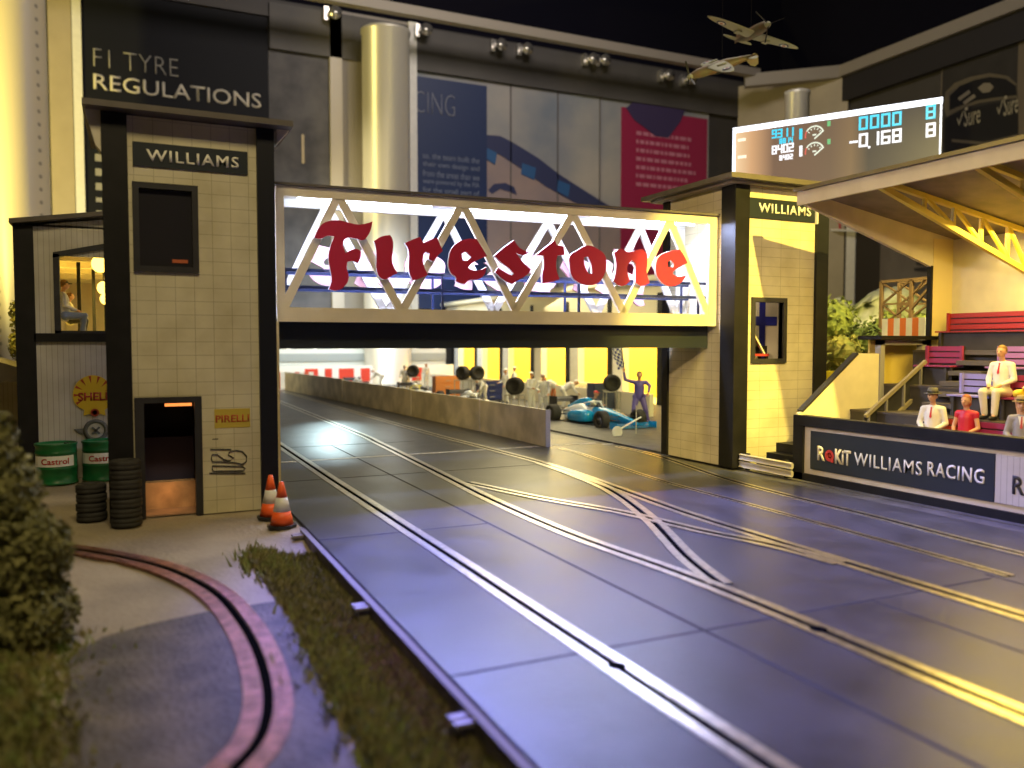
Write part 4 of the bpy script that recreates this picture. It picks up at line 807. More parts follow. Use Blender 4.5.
person('person in grey suit, red tie and tan hat, lowest row at the right', 'sit', M_gsuit, M_gsuit, hat=mat('hat_tan', (.35, .24, .07), .6), hair=M_hair, tie=M_tie, shirt=M_shirt, group=GR, loc=(14.85, 9.66, .55), rz=math.radians(118), sc=SC)
# people seen through the annex window
M_jean = mat('jeans_blue', (.09, .13, .30), .6); M_ptop = mat('top_pale', (.4, .42, .55), .6)
x, z = ony(63, 300, 22.2); person('person in blue trousers and dark cap seated in the annex window', 'sit', M_ptop, M_jean, cap=M_dark, hair=M_hair, loc=(x+.02, 22.2, 3.2), rz=math.radians(-80), sc=.95, group='people inside the annex')
person('person in pale top seated farther back in the annex window', 'sit', M_tr, M_dark, hair=M_hair, loc=(-1.35, 23.6, 3.2), rz=math.radians(-80), sc=.8, group='people inside the annex')
# ================================================================ PLANTING AND THINGS BEYOND THE GRANDSTAND
t = thing('hillside', 'pale rocky hillside with green patches behind the grandstand end', 'hill', (24, 21, 0))
bm = NB(); rnd = random.Random(8)
for c, r in (((27.5, 23.5, 0), (2.6, 2.6, 5.2)), ((30, 21.0, 0), (3.4, 3, 4.6)), ((25.5, 24.5, 0), (2, 2, 4.7)), ((33.5, 19, 0), (4, 3, 3.6))): ell(bm, c, *r, n=60)
for v in bm.verts:
    q = .14*math.sin(v.co.x*9+v.co.z*7)+.12*math.sin(v.co.y*11-v.co.z*8)+.25*math.sin(v.co.x*3.1+v.co.z*2)+.2*math.sin(v.co.y*4.3+v.co.z*3.3)+rnd.uniform(-.12, .12); v.co += Vector((q, q*.6, q*.5))
bmesh.ops.delete(bm, geom=[v for v in bm.verts if v.co.z < -.3], context='VERTS')
obj('rock', bm, mat('rock_green', (.60, .58, .46), .9, col2=(.24, .27, .09), scale=.8, bump=1), t, True)
def hb(px, py, X, r, lab, m, s, n=900, nm='bush', lf=.10):
    y, z = onx(px, py, X); k = [((0, 0, z-r*.4), (r, r, r*1.0)), ((.3*r, .6*r, z*.55), (r*.9, r, r)), ((-.2*r, -.6*r, z*.5), (r, r*.9, r)), ((0, 0, z*.3), (r*1.1, r*1.1, r))]
    return bush(nm, lab, 'bush', (X, y, 0), k, n, lf, m, 'bushes behind the grandstand end', s)
M_dkleaf = leafmat('leaf_dark', (.055, .075, .02), (.02, .03, .01))
hb(833, 312, 23.0, .9, 'lime green bush close beside the right tower post', M_leafB, 11, 1500, lf=.11); hb(866, 334, 21.5, .62, 'dark green leafy tree in the middle of the gap beside the tower', M_leafG, 12, 1400, 'tree', .1); hb(888, 322, 25, .7, 'green bush just left of the brown lattice tower', M_leafB, 13, 900); hb(922, 322, 24, .6, 'green bush right of the brown lattice tower', M_leafB, 14, 900); hb(842, 345, 20.5, .7, 'low yellowish bush below the lime green one', M_leafY, 15, 900)
yw = thing('advert_wall', 'bright yellow hoarding with red lettering behind the grandstand end wall', 'sign', (18.9, 17.6, 0)); M_ywall = mat('hoarding_yellow', (.85, .68, .02), .5)
yy, zz = onx(828, 371, 18.9); obj('board', bxb(18.9, 19.0, 13.0, yy+.3, -.03, zz), M_ywall, yw)
a, b = onx(836, 394, 18.88); a2, b2 = onx(847, 388, 18.88); text('lettering', 'SHELL', (18.88, a, b), max(.5, a-a2), .25, M_rr, yw, '-x', off=.03)
lt_ = thing('lattice_tower', 'small brown lattice tower behind the grandstand ledge', 'tower', (22, 18.2, 0)); bm = NB(); M_lat = mat('lattice_brown', (.20, .12, .06), .6)
ya, yb = onx(918, 310, 22)[0], onx(888, 310, 22)[0]; zt = 5.0
for y in (ya, yb):
    for x in (21.7, 22.5): beam(bm, (x, y, 0), (x, y, zt), .10, .10)
for k in range(7):
    z = zt*k/7; z2 = zt*(k+1)/7
    for x in (21.7, 22.5):
        beam(bm, (x, ya, z), (x, yb, z2), .07, .05); beam(bm, (x, yb, z), (x, ya, z2), .07, .05); beam(bm, (x, ya, z2), (x, yb, z2), .08, .06)
beam(bm, (21.7, ya-.9, zt), (21.7, yb, zt), .1, .08); beam(bm, (21.7, ya-.9, zt), (21.7, ya, zt-.9), .08, .07); beam(bm, (21.7, ya-.5, zt), (21.7, ya, zt-.5), .05, .05); obj('lattice', bm, M_lat, lt_)
sk_ = thing('striped_stall', 'orange and white striped stall counter behind the grandstand ledge', 'stall', (20, 15.6, 0)); y0_, z0_ = onx(925, 321, 20); y1_, _ = onx(882, 321, 20)
n = 7
for k in range(n): obj('stripe_panel', bxb(20, 20.6, y0_+(y1_-y0_)*k/n, y0_+(y1_-y0_)*(k+1)/n, 0, z0_+.1), mat('stall_orange', (.75, .2, .05), .5) if k % 2 else M_white, sk_)
# ================================================================ PIT WALL, BARRIERS, GARAGES
M_pw = mat('pit_wall_concrete', (.60, .54, .45), .55, var=.3, scale=1.2, bump=.2)
def wallseg(t, nm, a, b, z, w, m, par):
    bm = NB(); beam(bm, (a[0], a[1], z/2-.02), (b[0], b[1], z/2-.02), w, z+.04); return obj(nm, bm, m, par)
pw = thing('pit_wall', 'long low concrete coloured pit wall beside the track under the bridge', 'wall', (11.1, 21.4, 0))
wallseg(pw, 'panel', (11.10, 21.35), (11.08, 26.3), 1.09, .10, M_pw, pw); wallseg(pw, 'panel', (11.06, 26.35), (10.75, 33), 1.10, .10, M_pw, pw); wallseg(pw, 'panel', (10.74, 33.05), (10.2, 43), 1.14, .10, M_pw, pw); wallseg(pw, 'panel', (10.19, 43.05), (9.4, 56), 1.2, .10, M_pw, pw)
obj('end_cap', bxb(11.03, 11.17, 21.30, 21.36, 0, 1.10), mat('cap_lilac', (.5, .48, .62), .4), pw)
rb = thing('striped_barrier', 'red and white upright striped barrier at the far end of the pit wall', 'barrier', (9.6, 57, 0))
for k in range(8):
    a = (9.2-.02*k+.35*k, 57-.0*k); obj('stripe', bxb(8.9+.32*k, 9.22+.32*k, 57, 57.15, -.05, 1.15), mat('stripe_red', (.62, .10, .04), .5) if k % 2 == 0 else M_white, rb)
rw = thing('red_white_wall', 'far low white wall with wide red panels beyond the pit lane', 'wall', (18, 61, 0)); obj('wall', bxb(9, 23.3, 61, 61.3, -.05, 1.45), M_white, rw)
for a, b in ((305, 318), (325, 332), (339, 354), (361, 370), (378, 384), (392, 402), (412, 422)): obj('red_panel', bxb(ony(a, 375, 60.95)[0], ony(b, 375, 60.95)[0], 60.93, 61, .25, 1.25), mat('panel_red', (.62, .05, .03), .5), rw)
wb_ = thing('far_barrier', 'long pale barrier with grey stripe and dark slots at the far end of the track', 'barrier', (18, 63, 0)); obj('wall', bxb(-2, 23.3, 62.8, 63.2, -.05, 2.72), mat('barrier_pale', (.62, .66, .66), .4), wb_); obj('grey_stripe', bxb(-2, 23.3, 62.72, 62.8, 1.75, 2.35), mat('barrier_grey', (.32, .36, .38), .4), wb_)
obj('top_rail', bxb(-2, 23.3, 62.8, 63.0, 2.98, 3.05), M_white, wb_)
for k in range(13): obj('rail_post', bxb(-1+k*1.95, -.75+k*1.95, 62.8, 63, 2.72, 2.98), M_white, wb_)
# garages: facade parallel to the track at X = 28
XF = 24.0; M_gw = mat('garage_cream', (.80, .76, .62), .5); M_gin = mat('garage_inner', (.85, .66, .18), .5)
ga = thing('pit_garage', 'long open fronted pit garage block lit yellow inside', 'building', (XF, 50, 0))
ys = [30.5+k*5.62 for k in range(7)]
obj('roof', bxb(XF-.6, XF+6, 33.4, 64.3, 6.2, 6.45), M_gw, ga); obj('back_wall', bxb(XF+5.6, XF+5.8, 33.4, 64.3, 0, 6.2), M_gin, ga); obj('lintel', bxb(XF-.1, XF+.3, 33.4, 64.3, 3.9, 6.2), M_gw, ga); obj('garage_floor', bxb(XF, XF+5.6, 33.4, 64.3, 0, .03), M_gw, ga)
for k, y in enumerate([33.9, 38.6, 43.4, 48.2, 53.2, 57.9, 62.7]):
    obj('door_post', bxb(XF-.14, XF+.05, y-.2, y+.2, 0, 5.6), M_black, ga); obj('pier', bxb(XF-.05, XF+.35, y-1.25, y-.2, 0, 3.9), M_white, ga); obj('partition', bxb(XF+.3, XF+5.6, y+.2, y+.35, 0, 5.6), M_gin, ga)
    if k < 6: obj('rear_door', bxb(XF+5.5, XF+5.6, y+1.2, y+2.6, 0, 3.1), mat('door_dark', (.12, .12, .11), .5) if k % 2 else M_gw, ga)
    obj('side_shelf', bxb(XF+4.4, XF+5.5, y+1.4, y+2.4, .03, 1.4), mat('cabinet_mix%d' % (k % 3), [(.5, .12, .05), (.2, .25, .3), (.6, .55, .4)][k % 3], .5), ga)
lw = thing('garage_counter', 'low cream wall in front of the pit garages', 'wall', (19.7, 45, 0)); obj('wall', bxb(19.6, 19.8, 28.5, 58, -.0, .95), M_gw, lw)
# ================================================================ RACING CARS
def wheel_bm(r, w):
    bm = NB(); lathe(bm, (0, 0, 0), [(.0, -w*.32), (r*.56, -w*.38), (r*.6, -w*.5), (r*.93, -w*.5), (r, -w*.36), (r, w*.36), (r*.93, w*.5), (r*.6, w*.5), (r*.56, w*.38), (0, w*.32)], 28, 'x'); return bm
def loft(bm, secs, n=16, mi=0):
    rs = []
    for y, xc, hw, zb, zt, p in secs:
        r = []
        for i in range(n):
            a = 2*PI*i/n; c, s = math.cos(a), math.sin(a); f = lambda v: math.copysign(abs(v)**p, v)
            r.append(bm.verts.new((xc+hw*f(c), y, (zb+zt)/2+(zt-zb)/2*f(s))))
        rs.append(r)
    skinrings(bm, rs, mi=mi)
def race_car(lab, m1, m2, m3, loc, rz, group, tcol=None):
    t = thing('racing_car', lab, 'racing car', (0, 0, 0), group)
    bm = NB(); loft(bm, [(-2.75, 0, .06, .20, .30, .8), (-2.4, 0, .12, .18, .40, .8), (-1.6, 0, .18, .16, .58, .8), (-.9, 0, .27, .12, .68, .7), (-.3, 0, .34, .10, .72, .7)]); obj('nose', bm, m1, t, True)
    bm = NB(); loft(bm, [(-.35, 0, .34, .10, .70, .7), (.2, 0, .36, .10, .62, .7), (.5, 0, .33, .10, .80, .7), (1.3, 0, .22, .12, .70, .8), (2.1, 0, .12, .18, .48, .8)]); c = obj('chassis', bm, m2, t, True)
    bm = NB(); loft(bm, [(.28, 0, .12, .6, .98, .8), (.5, 0, .14, .5, 1.02, .8), (1.0, 0, .07, .4, .95, .8), (1.9, 0, .03, .35, .62, .9)]); obj('engine_cover', bm, m1, t, True)
    for s in (-1, 1):
        bm = NB(); loft(bm, [(-.45, s*.52, .20, .16, .56, .6), (-.1, s*.56, .26, .10, .60, .6), (.7, s*.50, .24, .10, .52, .6), (1.6, s*.26, .12, .10, .34, .8)]); obj('sidepod', bm, m1, t, True)
    bm = NB(); lathe(bm, (0, -.1, .72), [(.30, -.02), (.32, .02), (.24, .03), (.22, -.02)], 20); obj('cockpit_rim', bm, M_dark, t)
    bm = NB(); tube(bm, [(-.27, .32, .80), (-.26, 0, .86), (-.16, -.28, .90), (0, -.40, .90), (.16, -.28, .90), (.26, 0, .86), (.27, .32, .80)], .03, 8); tube(bm, [(0, -.40, .90), (0, -.62, .68)], .03, 8); obj('halo', bm, m2, t, True)
    bm = NB(); ell(bm, (0, .05, .80), .12, .14, .13); obj('driver_helmet', bm, M_white, t, True)
    obj('floor_plank', bxb(-.72, .72, -1.0, 1.75, .05, .09), M_black, t)
    fw = NB()
    for k in range(4):
        y = -2.75+k*.09; z = .10+k*.04; prism(fw, [(-.85, y+.04), (-.2, y-.04), (.2, y-.04), (.85, y+.04), (.85, y+.12), (.2, y+.06), (-.2, y+.06), (-.85, y+.12)], 'z', z, z+.018)
    f = obj('front_wing', fw, m3, t)
    for s in (-1, 1): obj('endplate', bxb(s*.86-.012, s*.86+.012, -2.76, -2.3, .06, .30), m3, f)
    bm = NB()
    for k in range(2): prism(bm, [(2.05+.13*k, .78+.07*k), (2.30+.13*k, .86+.09*k), (2.32+.13*k, .83+.09*k), (2.05+.13*k, .755+.07*k)], 'x', -.5, .5)
    rwg = obj('rear_wing', bm, M_dark, t)
    for s in (-1, 1): obj('endplate', bxb(s*.5-.012, s*.5+.012, 1.95, 2.55, .40, .98), M_dark, rwg)
    bm = NB()
    for y, w in ((-1.72, .72), (1.72, .66)):
        for s in (-1, 1):
            for dy, dz_ in ((-.25, .1), (.25, .1), (-.2, -.07), (.2, -.07)): tube(bm, [(s*.15, y+dy, .36+dz_), (s*w, y, .34+dz_*.5)], .016, 6)
    obj('suspension', bm, M_dark, t)
    for y, w, r in ((-1.72, .32, .335), (1.72, .38, .345)):
        for s in (-1, 1):
            bm = wheel_bm(r, w); bmesh.ops.translate(bm, vec=(s*.82, y, r), verts=bm.verts); wh = obj('wheel', bm, M_rubber, t, True)
            bm = NB(); lathe(bm, (s*(.82+w*.40), y, r), [(r*.56, 0), (r*.5, -.02*s), (.05, -.03*s), (.04, .02*s), (0, .02*s)], 18, 'x'); obj('rim', bm, mat('rim_grey', (.16, .16, .17), .3, metal=.6), wh, True)
            if tcol: bm = NB(); lathe(bm, (s*(.82+w*.502), y, r), [(r*.74, -.002), (r*.78, -.001), (r*.78, .001), (r*.74, .002)], 24, 'x'); obj('tyre_stripe', bm, tcol, wh)
    t.location = loc; t.rotation_euler = (0, 0, rz); return t
M_cblue = mat('car_blue', (.01, .30, .72), .25, coat=.5); M_cwh = mat('car_white', (.78, .82, .86), .25, coat=.5); M_cy = mat('car_yellow', (.7, .65, .1), .3); M_nv = mat('car_navy', (.02, .03, .14), .3)
CG = 'racing cars in the pit lane'
race_car('blue and white single seat racing car nearest the end of the pit wall', M_cblue, M_cwh, M_cblue, (16.25, 27.35, -.06), math.radians(3), CG)
race_car('white single seat racing car with navy wings behind the middle of the pit wall', M_cwh, M_cwh, M_nv, (13.9, 34.0, -.06), math.radians(-4), CG, mat('tyre_white', (.7, .7, .7), .5))
race_car('white and yellow racing car farther up the pit lane', M_cwh, M_cy, M_cy, (14.0, 42.2, -.06), math.radians(-4), CG)
race_car('red nosed white racing car farthest up the pit lane', M_cwh, M_cwh, mat('car_red', (.6, .05, .03), .3), (12.9, 50.5, -.06), math.radians(-4), CG)
# ================================================================ PIT CREW
M_purp = mat('overall_purple', (.13, .10, .42), .6); M_ovw = mat('overall_white', (.74, .74, .74), .6); M_ovd = mat('overall_dark', (.05, .06, .12), .6)
PG = 'pit crew around the racing cars'
fx, fy = 17.98, 26.85
fm_ = person('person in purple overalls raising a blue and white chequered flag by the car nose', 'flag', M_purp, M_purp, hair=mat('hair_dark', (.05, .025, .015), .6), loc=(fx, fy, -.06), rz=math.radians(150), sc=1.14, group=PG)
fm_.scale = (1.3, 1.3, 1.14); ang = math.radians(150); wr_ = Vector((.46*1.3, .14*1.3, 1.86*1.14)); hx = fx+wr_.x*math.cos(ang)-wr_.y*math.sin(ang); hy = fy+wr_.x*math.sin(ang)+wr_.y*math.cos(ang); hz = wr_.z-.06
fl = thing('chequered_flag', 'blue and white chequered flag held up by the person in purple', 'flag', (hx, hy, hz)); bm = NB(); tube(bm, [(hx+.02, hy, hz-.15), (hx-.18, hy, hz+1.25)], .018, 6); obj('flag_pole', bm, M_dark, fl)
bm = NB(); nu, nv = 6, 12; gv = [[None]*(nv+1) for _ in range(nu+1)]
for i in range(nu+1):
    for j in range(nv+1):
        v = j/nv; u = i/nu; gv[i][j] = bm.verts.new((hx-.18+.20*(1-v)-.50*(u)*(.55+.45*v)+.05*math.sin(v*9), hy+.07*math.sin(u*7+v*5), hz+1.25-1.15*(1-v)-.12*u))
for i in range(nu):
    for j in range(nv): f = bm.faces.new((gv[i][j], gv[i+1][j], gv[i+1][j+1], gv[i][j+1])); f.material_index = (i+j) % 2
o = obj('flag_cloth', bm, [M_white, mat('flag_blue', (.05, .06, .33), .6)], fl); sd = o.modifiers.new('s', 'SOLIDIFY'); sd.thickness = .012
lo = thing('stop_board', 'white round board on a white stick lying in front of the blue car', 'sign', (14.6, 22.9, -.06)); x, y = 14.55, 23.0
bm = NB(); lathe(bm, (x, y, .13), [(.0, -.02), (.19, -.02), (.19, .02), (0, .02)], 24, 'y'); obj('disc', bm, M_white, lo); q = ony(641, 417, y); bm = NB(); tube(bm, [(x+.1, y, .22), (q[0], y, q[1])], .03, 8); obj('stick', bm, M_white, lo)
q = ony(636, 440, 23.4); tp = thing('thin_pole', 'thin pale upright pole in front of the blue car nose', 'pole', (q[0], 23.4, -.06)); bm = NB(); tube(bm, [(q[0], 23.4, -.06), (q[0], 23.4, .95)], .018, 6); obj('pole', bm, M_cream, tp); bm = NB(); lathe(bm, (q[0], 23.4, -.06), [(.1, 0), (.1, .03), (0, .03)], 12); obj('base', bm, M_dark, tp)
w0 = person('white overalled pit crew member standing', 'stand', M_ovw, M_ovw, cap=M_white, loc=(0, 0, 0), sc=1.06, vox=.02, group=PG)
b0 = person('white overalled pit crew member bending', 'bend', M_ovw, M_ovw, cap=M_white, loc=(0, 0, 0), sc=1.06, vox=.02, group=PG)
k0 = person('pit crew', 'crouch', M_ovd, M_ovd, cap=mat('cap_red', (.6, .03, .03), .5), loc=(0, 0, 0), sc=1.06, vox=.02, group=PG)
r = math.radians
def putp(o, px, Y, rz, lab, first=False):
    x = ony(px, 385, Y)[0]
    if not first: o = copytree(o)
    o.location = (x, Y, -.06); o.rotation_euler = (0, 0, r(rz)); o['label'] = lab; return o
putp(w0, 543, 30.5, 160, 'person in white overalls standing tallest behind the end of the pit wall', True)
putp(w0, 531, 32.5, 200, 'person in white overalls standing left of the tallest crew member'); putp(w0, 506, 37.5, 100, 'person in white overalls behind the white car, near the garage post'); putp(w0, 514, 41, 240, 'person in white overalls standing farther back behind the white car')
putp(w0, 405, 47, 150, 'person in white overalls far up the pit lane beside the white and yellow car'); putp(w0, 426, 52, 200, 'person in white overalls farthest up the pit lane, nearest the red panels')
putp(b0, 563, 34.5, -120, 'person in white overalls bending behind the blue car', True); putp(b0, 382, 55, 60, 'person in white overalls bending by the farthest racing car'); putp(b0, 484, 38.8, 120, 'person in white overalls bending at the middle car')
putp(k0, 589, 29.6, 200, 'person in dark overalls with red cap crouching behind the blue car', True)
o_ = person('person in orange overalls standing behind the rear wing of the blue car', 'bend', M_ovw, mat('overall_orange', (.7, .2, .05), .6), cap=mat('cap_orange', (.7, .18, .04), .5), loc=(ony(556, 385, 37)[0], 37, -.06), rz=r(90), sc=1.06, vox=.02, group=PG)
def cabinet(px, Y, w, h, m, lab):
    x = ony(px, 385, Y)[0]; t = thing('tool_cabinet', lab, 'cabinet', (x, Y, -.06), 'tool cabinets in the pit lane'); obj('body', bxb(x-w/2, x+w/2, Y-.3, Y+.3, .04, h), m, t)
    for k in range(3):
        z = .1+(h-.15)*k/3; d_ = obj('drawer', bxb(x-w/2+.04, x+w/2-.04, Y-.325, Y-.3, z, z+(h-.2)/3-.03), m, t); obj('handle', bxb(x-.15, x+.15, Y-.35, Y-.325, z+.12, z+.15), M_clad, d_)
    for a in (-1, 1): bm = NB(); lathe(bm, (x+a*(w/2-.1), Y-.2, -.01), [(0, -.03), (.05, -.03), (.05, .03), (0, .03)], 12, 'x'); obj('castor', bm, M_black, t)
cabinet(601, 31.5, 1.1, 1.3, M_ovd, 'dark tool cabinet behind the cockpit of the blue car'); cabinet(490, 40.5, 1.4, 1.1, M_nv, 'navy tool cabinet behind the white car'); cabinet(578, 38, 1.3, 1.0, MC['garage_cream'], 'cream tool cabinet behind the rear of the blue car'); cabinet(446, 45, 1.5, 1.2, mat('cabinet_orange', (.6, .22, .06), .5), 'orange tool cabinet beside the trolley far up the pit lane')
# wheels held up on stands and tyres near the cars
wp = thing('spare_wheel', '', 'wheel', (0, 0, 0), 'spare wheels in the pit lane'); obj('tyre', wheel_bm(.36, .38), M_rubber, wp, True); bm = NB(); lathe(bm, (.15, 0, 0), [(.2, 0), (.18, .02), (0, .02)], 16, 'x'); obj('rim', bm, MC['rim_grey'], wp)
stn = thing('wheel_trolley', '', 'trolley', (0, 0, 0), 'trolleys in the pit lane'); bm = NB()
for a in ((-.3, -.3), (.3, -.3), (-.3, .3), (.3, .3)): tube(bm, [(a[0], a[1], .05), (a[0], a[1], 1.0)], .025, 6)
for z in (.3, 1.0):
    for s in (-.3, .3): tube(bm, [(-.3, s, z), (.3, s, z)], .02, 6); tube(bm, [(s, -.3, z), (s, .3, z)], .02, 6)
obj('frame', bm, M_clad, stn)
for a in ((-.3, -.3), (.3, -.3), (-.3, .3), (.3, .3)): bm = NB(); lathe(bm, (a[0]-.02, a[1], .05), [(.05, 0), (.05, .04), (0, .04)], 12, 'x'); obj('castor', bm, M_black, stn)
WL = [(463, 373, 38.5, 25, 'wheel on a trolley behind the pit wall joint'), (477, 373, 37.6, 95, 'wheel on the trolley just right of the pit wall joint'), (515, 386, 29.8, 40, 'large wheel standing high beside the white car'), (612, 383, 29.3, 70, 'large wheel on the trolley beside the person in purple'), (413, 371, 46.6, 60, 'dark wheel on the trolley nearest the red panels')]
for i, (px, py, Y, rz, lab) in enumerate(WL):
    x, z = ony(px, py, Y); w_ = wp if i == 0 else copytree(wp); w_.location = (x, Y, z); w_.rotation_euler = (0, 0, r(rz)); w_['label'] = 'black racing '+lab
    s_ = stn if i == 0 else copytree(stn); zs = (z-.36+.06)/1.0; s_.location = (x, Y, -.06); s_.scale = (1, 1, zs); s_.rotation_euler = (0, 0, r(rz)); s_['label'] = 'pale trolley under the '+lab
# ================================================================ SCREEN
SL, SR = atd(733, 128, 29.7), atd(943, 97, 26.0); ztop = (SL.z+SR.z)/2; su = Vector((SR.x-SL.x, SR.y-SL.y, 0)); SW = su.length; su.normalize(); sn = Vector((su.y, -su.x, 0))   # sn faces the camera
if sn.dot(-SL) < 0: sn = -sn
SO = Vector((SL.x, SL.y, ztop)); SH = 3.1
def scp(u, v, o=0): return SO+su*u+sn*o+Vector((0, 0, -v))
def sq(bm, u0, u1, v0, v1, o=.03, o1=0, mi=0):
    A = [bm.verts.new(scp(u, v, oo)) for oo in (o1, o) for u, v in ((u0, v0), (u1, v0), (u1, v1), (u0, v1))]
    fs = [bm.faces.new([A[i] for i in f]) for f in ((3, 2, 1, 0), (4, 5, 6, 7), (0, 1, 5, 4), (1, 2, 6, 5), (2, 3, 7, 6), (3, 0, 4, 7))]
    bmesh.ops.recalc_face_normals(bm, faces=fs)
scn = thing('timing_screen', 'wide lit timing display with cyan and white digits above the grandstand', 'screen', tuple(SO-Vector((0, 0, SH))))
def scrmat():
    m = bpy.data.materials.new('screen_painted_reflection'); m.use_nodes = True; nt = m.node_tree; L = nt.links; b = nt.nodes['Principled BSDF']; b.inputs['Base Color'].default_value = (.02, .018, .018, 1); b.inputs['Roughness'].default_value = .6; b.inputs['Specular IOR Level'].default_value = .1
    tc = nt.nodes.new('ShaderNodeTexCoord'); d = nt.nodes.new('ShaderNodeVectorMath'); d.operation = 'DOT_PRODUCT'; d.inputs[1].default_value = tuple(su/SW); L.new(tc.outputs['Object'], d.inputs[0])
    rp = nt.nodes.new('ShaderNodeValToRGB'); e = rp.color_ramp.elements; e[0].position = 0; e[0].color = (1, .72, .42, 1); e[1].position = 1; e[1].color = (.035, .035, .05, 1)  # warm light reflected in the panel, put into its emission ramp
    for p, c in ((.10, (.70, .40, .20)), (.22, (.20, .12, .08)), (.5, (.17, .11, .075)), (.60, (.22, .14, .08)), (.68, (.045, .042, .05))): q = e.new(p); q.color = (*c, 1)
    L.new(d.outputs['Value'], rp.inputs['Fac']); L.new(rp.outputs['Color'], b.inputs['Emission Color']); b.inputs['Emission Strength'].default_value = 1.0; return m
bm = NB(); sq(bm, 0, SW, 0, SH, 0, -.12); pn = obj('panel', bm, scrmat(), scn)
bm = NB(); sq(bm, 0, SW, 0, .19, .02); sq(bm, 0, .10, .19, SH, .02); sq(bm, SW-.07, SW-.02, .19, SH, .02); obj('white_border', bm, emis('screen_white', (.86, .9, 1), 2.4), scn)
M_cy_ = emis('digit_cyan', (.04, .62, .85), 1.3); M_wh_ = emis('digit_white', (.95, .95, 1), 1.3); M_gn_ = emis('digit_green', (.15, .55, .22), 1)
SEG = {'0': 'abcdef', '1': 'bc', '2': 'abged', '3': 'abgcd', '4': 'fgbc', '6': 'afgecd', '8': 'abcdefg', '9': 'abcdfg', '7': 'abc', '-': 'g'}
def digit(ch, u, v, w, h, t, m, par):
    bm = NB(); q = {'a': (u, u+w, v, v+t), 'd': (u, u+w, v+h-t, v+h), 'g': (u, u+w, v+h/2-t/2, v+h/2+t/2), 'f': (u, u+t, v, v+h/2), 'e': (u, u+t, v+h/2, v+h), 'b': (u+w-t, u+w, v, v+h/2), 'c': (u+w-t, u+w, v+h/2, v+h)}
    for s in SEG[ch]: sq(bm, *q[s], .02, .002)
    return obj('digit', bm, m, par)
def uv(px, py):      # pixel -> (u, v) on the screen plane
    d = Vector(ray(px, py)); C0 = Vector((0, 0, H)); t = (SO-C0).dot(sn)/d.dot(sn); p = C0+d*t; return ((p-SO).dot(su), SO.z-p.z)
for k, ch in enumerate('0000'): u, v = uv(859+k*11.1, 117-k*1.55); digit(ch, u, v, .28, .44, .07, M_cy_, scn)
for k, ch in enumerate('0168'): u, v = uv(859+k*11.1, 134-k*1.55); digit(ch, u, v, .28, .44, .07, M_wh_, scn)
u, v = uv(868, 148.5); bm = NB(); sq(bm, u, u+.07, v-.07, v, .02, .002); obj('decimal_point', bm, M_wh_, scn)
u, v = uv(849.5, 141.5); bm = NB(); sq(bm, u, u+.26, v, v+.07, .02, .002); obj('minus_sign', bm, M_wh_, scn)
u, v = uv(926, 105.5); digit('8', u, v, .28, .44, .07, M_cy_, scn); u, v = uv(926, 123.5); digit('8', u, v, .28, .44, .07, M_wh_, scn)
for k, ch in enumerate('9311'): u, v = uv(772+k*5.6, 130-k*.7); digit(ch, u, v, .17, .30, .05, M_cy_, scn)
for k, ch in enumerate('8402'): u, v = uv(772+k*5.6, 146-k*.9); digit(ch, u, v, .17, .30, .05, M_wh_, scn)
for k, ch in enumerate('8814'): u, v = uv(779.5+k*3.5, 138.8-k*.5); digit(ch, u, v, .10, .18, .035, M_cy_, scn)
for k, ch in enumerate('8402'): u, v = uv(779.5+k*3.5, 155.5-k*.5); digit(ch, u, v, .10, .18, .035, M_wh_, scn)
for y0_, m in ((129, M_cy_), (146, M_wh_)): u, v = uv(799.5, y0_); bm = NB(); sq(bm, u, u+.1, v, v+.36, .02, .002); obj('bar', bm, m, scn)
for y0_ in (133.5, 150):
    bm = NB(); u, v = uv(814.5, y0_); rad = .27
    def arc(a0, a1, r0, r1, bm_):
        n_ = 10
        for i in range(n_):
            A = [a0+(a1-a0)*i/n_, a0+(a1-a0)*(i+1)/n_]; vs = [bm_.verts.new(scp(u+rr*math.cos(a), v-rr*math.sin(a)+.05, .015)) for a, rr in ((A[0], r0), (A[1], r0), (A[1], r1), (A[0], r1))]; bm_.faces.new(vs)
    arc(r(20), r(150), .27, .32, bm)
    for k in range(5): a = r(30+k*30); arc(a-.08, a+.08, .18, .24, bm)
    sq(bm, u-.06, u+.06, v+.02, v+.07, .02, .002)
    p0, p1 = scp(u+.30, v-.06, .015), scp(u+.0, v+.18, .015); beam(bm, p0, p1, .012, .05, tuple(su)); gq = obj('gauge', bm, emis('digit_pale', (.8, .85, .7), 1.1), scn)
    bm = NB(); arc(r(150), r(195), .27, .32, bm); obj('gauge_red', bm, emis('digit_red', (.7, .12, .1), 1), gq)
for px, py in ((829, 121), (829, 139)): u, v = uv(px, py); bm = NB(); sq(bm, u-.05, u+.05, v, v+.17, .02, .002); obj('bar', bm, M_gn_, scn)
for px, py, w in ((738, 139, .28), (738, 156, .3)): u, v = uv(px, py); bm = NB(); sq(bm, u, u+w, v, v+.10, .02, .002); obj('bar', bm, emis('digit_warm', (1, .8, .6), 1.4), scn)
p = scp(uv(790, 140)[0], 0, -.2); bm = NB(); tube(bm, [Vector((p.x, p.y, 0)), Vector((p.x, p.y, SO.z-.6))], .09, 10); box(bm, p.x-.6, p.x+.6, p.y-.6, p.y+.6, 0, .08); obj('stand', bm, M_black, scn)
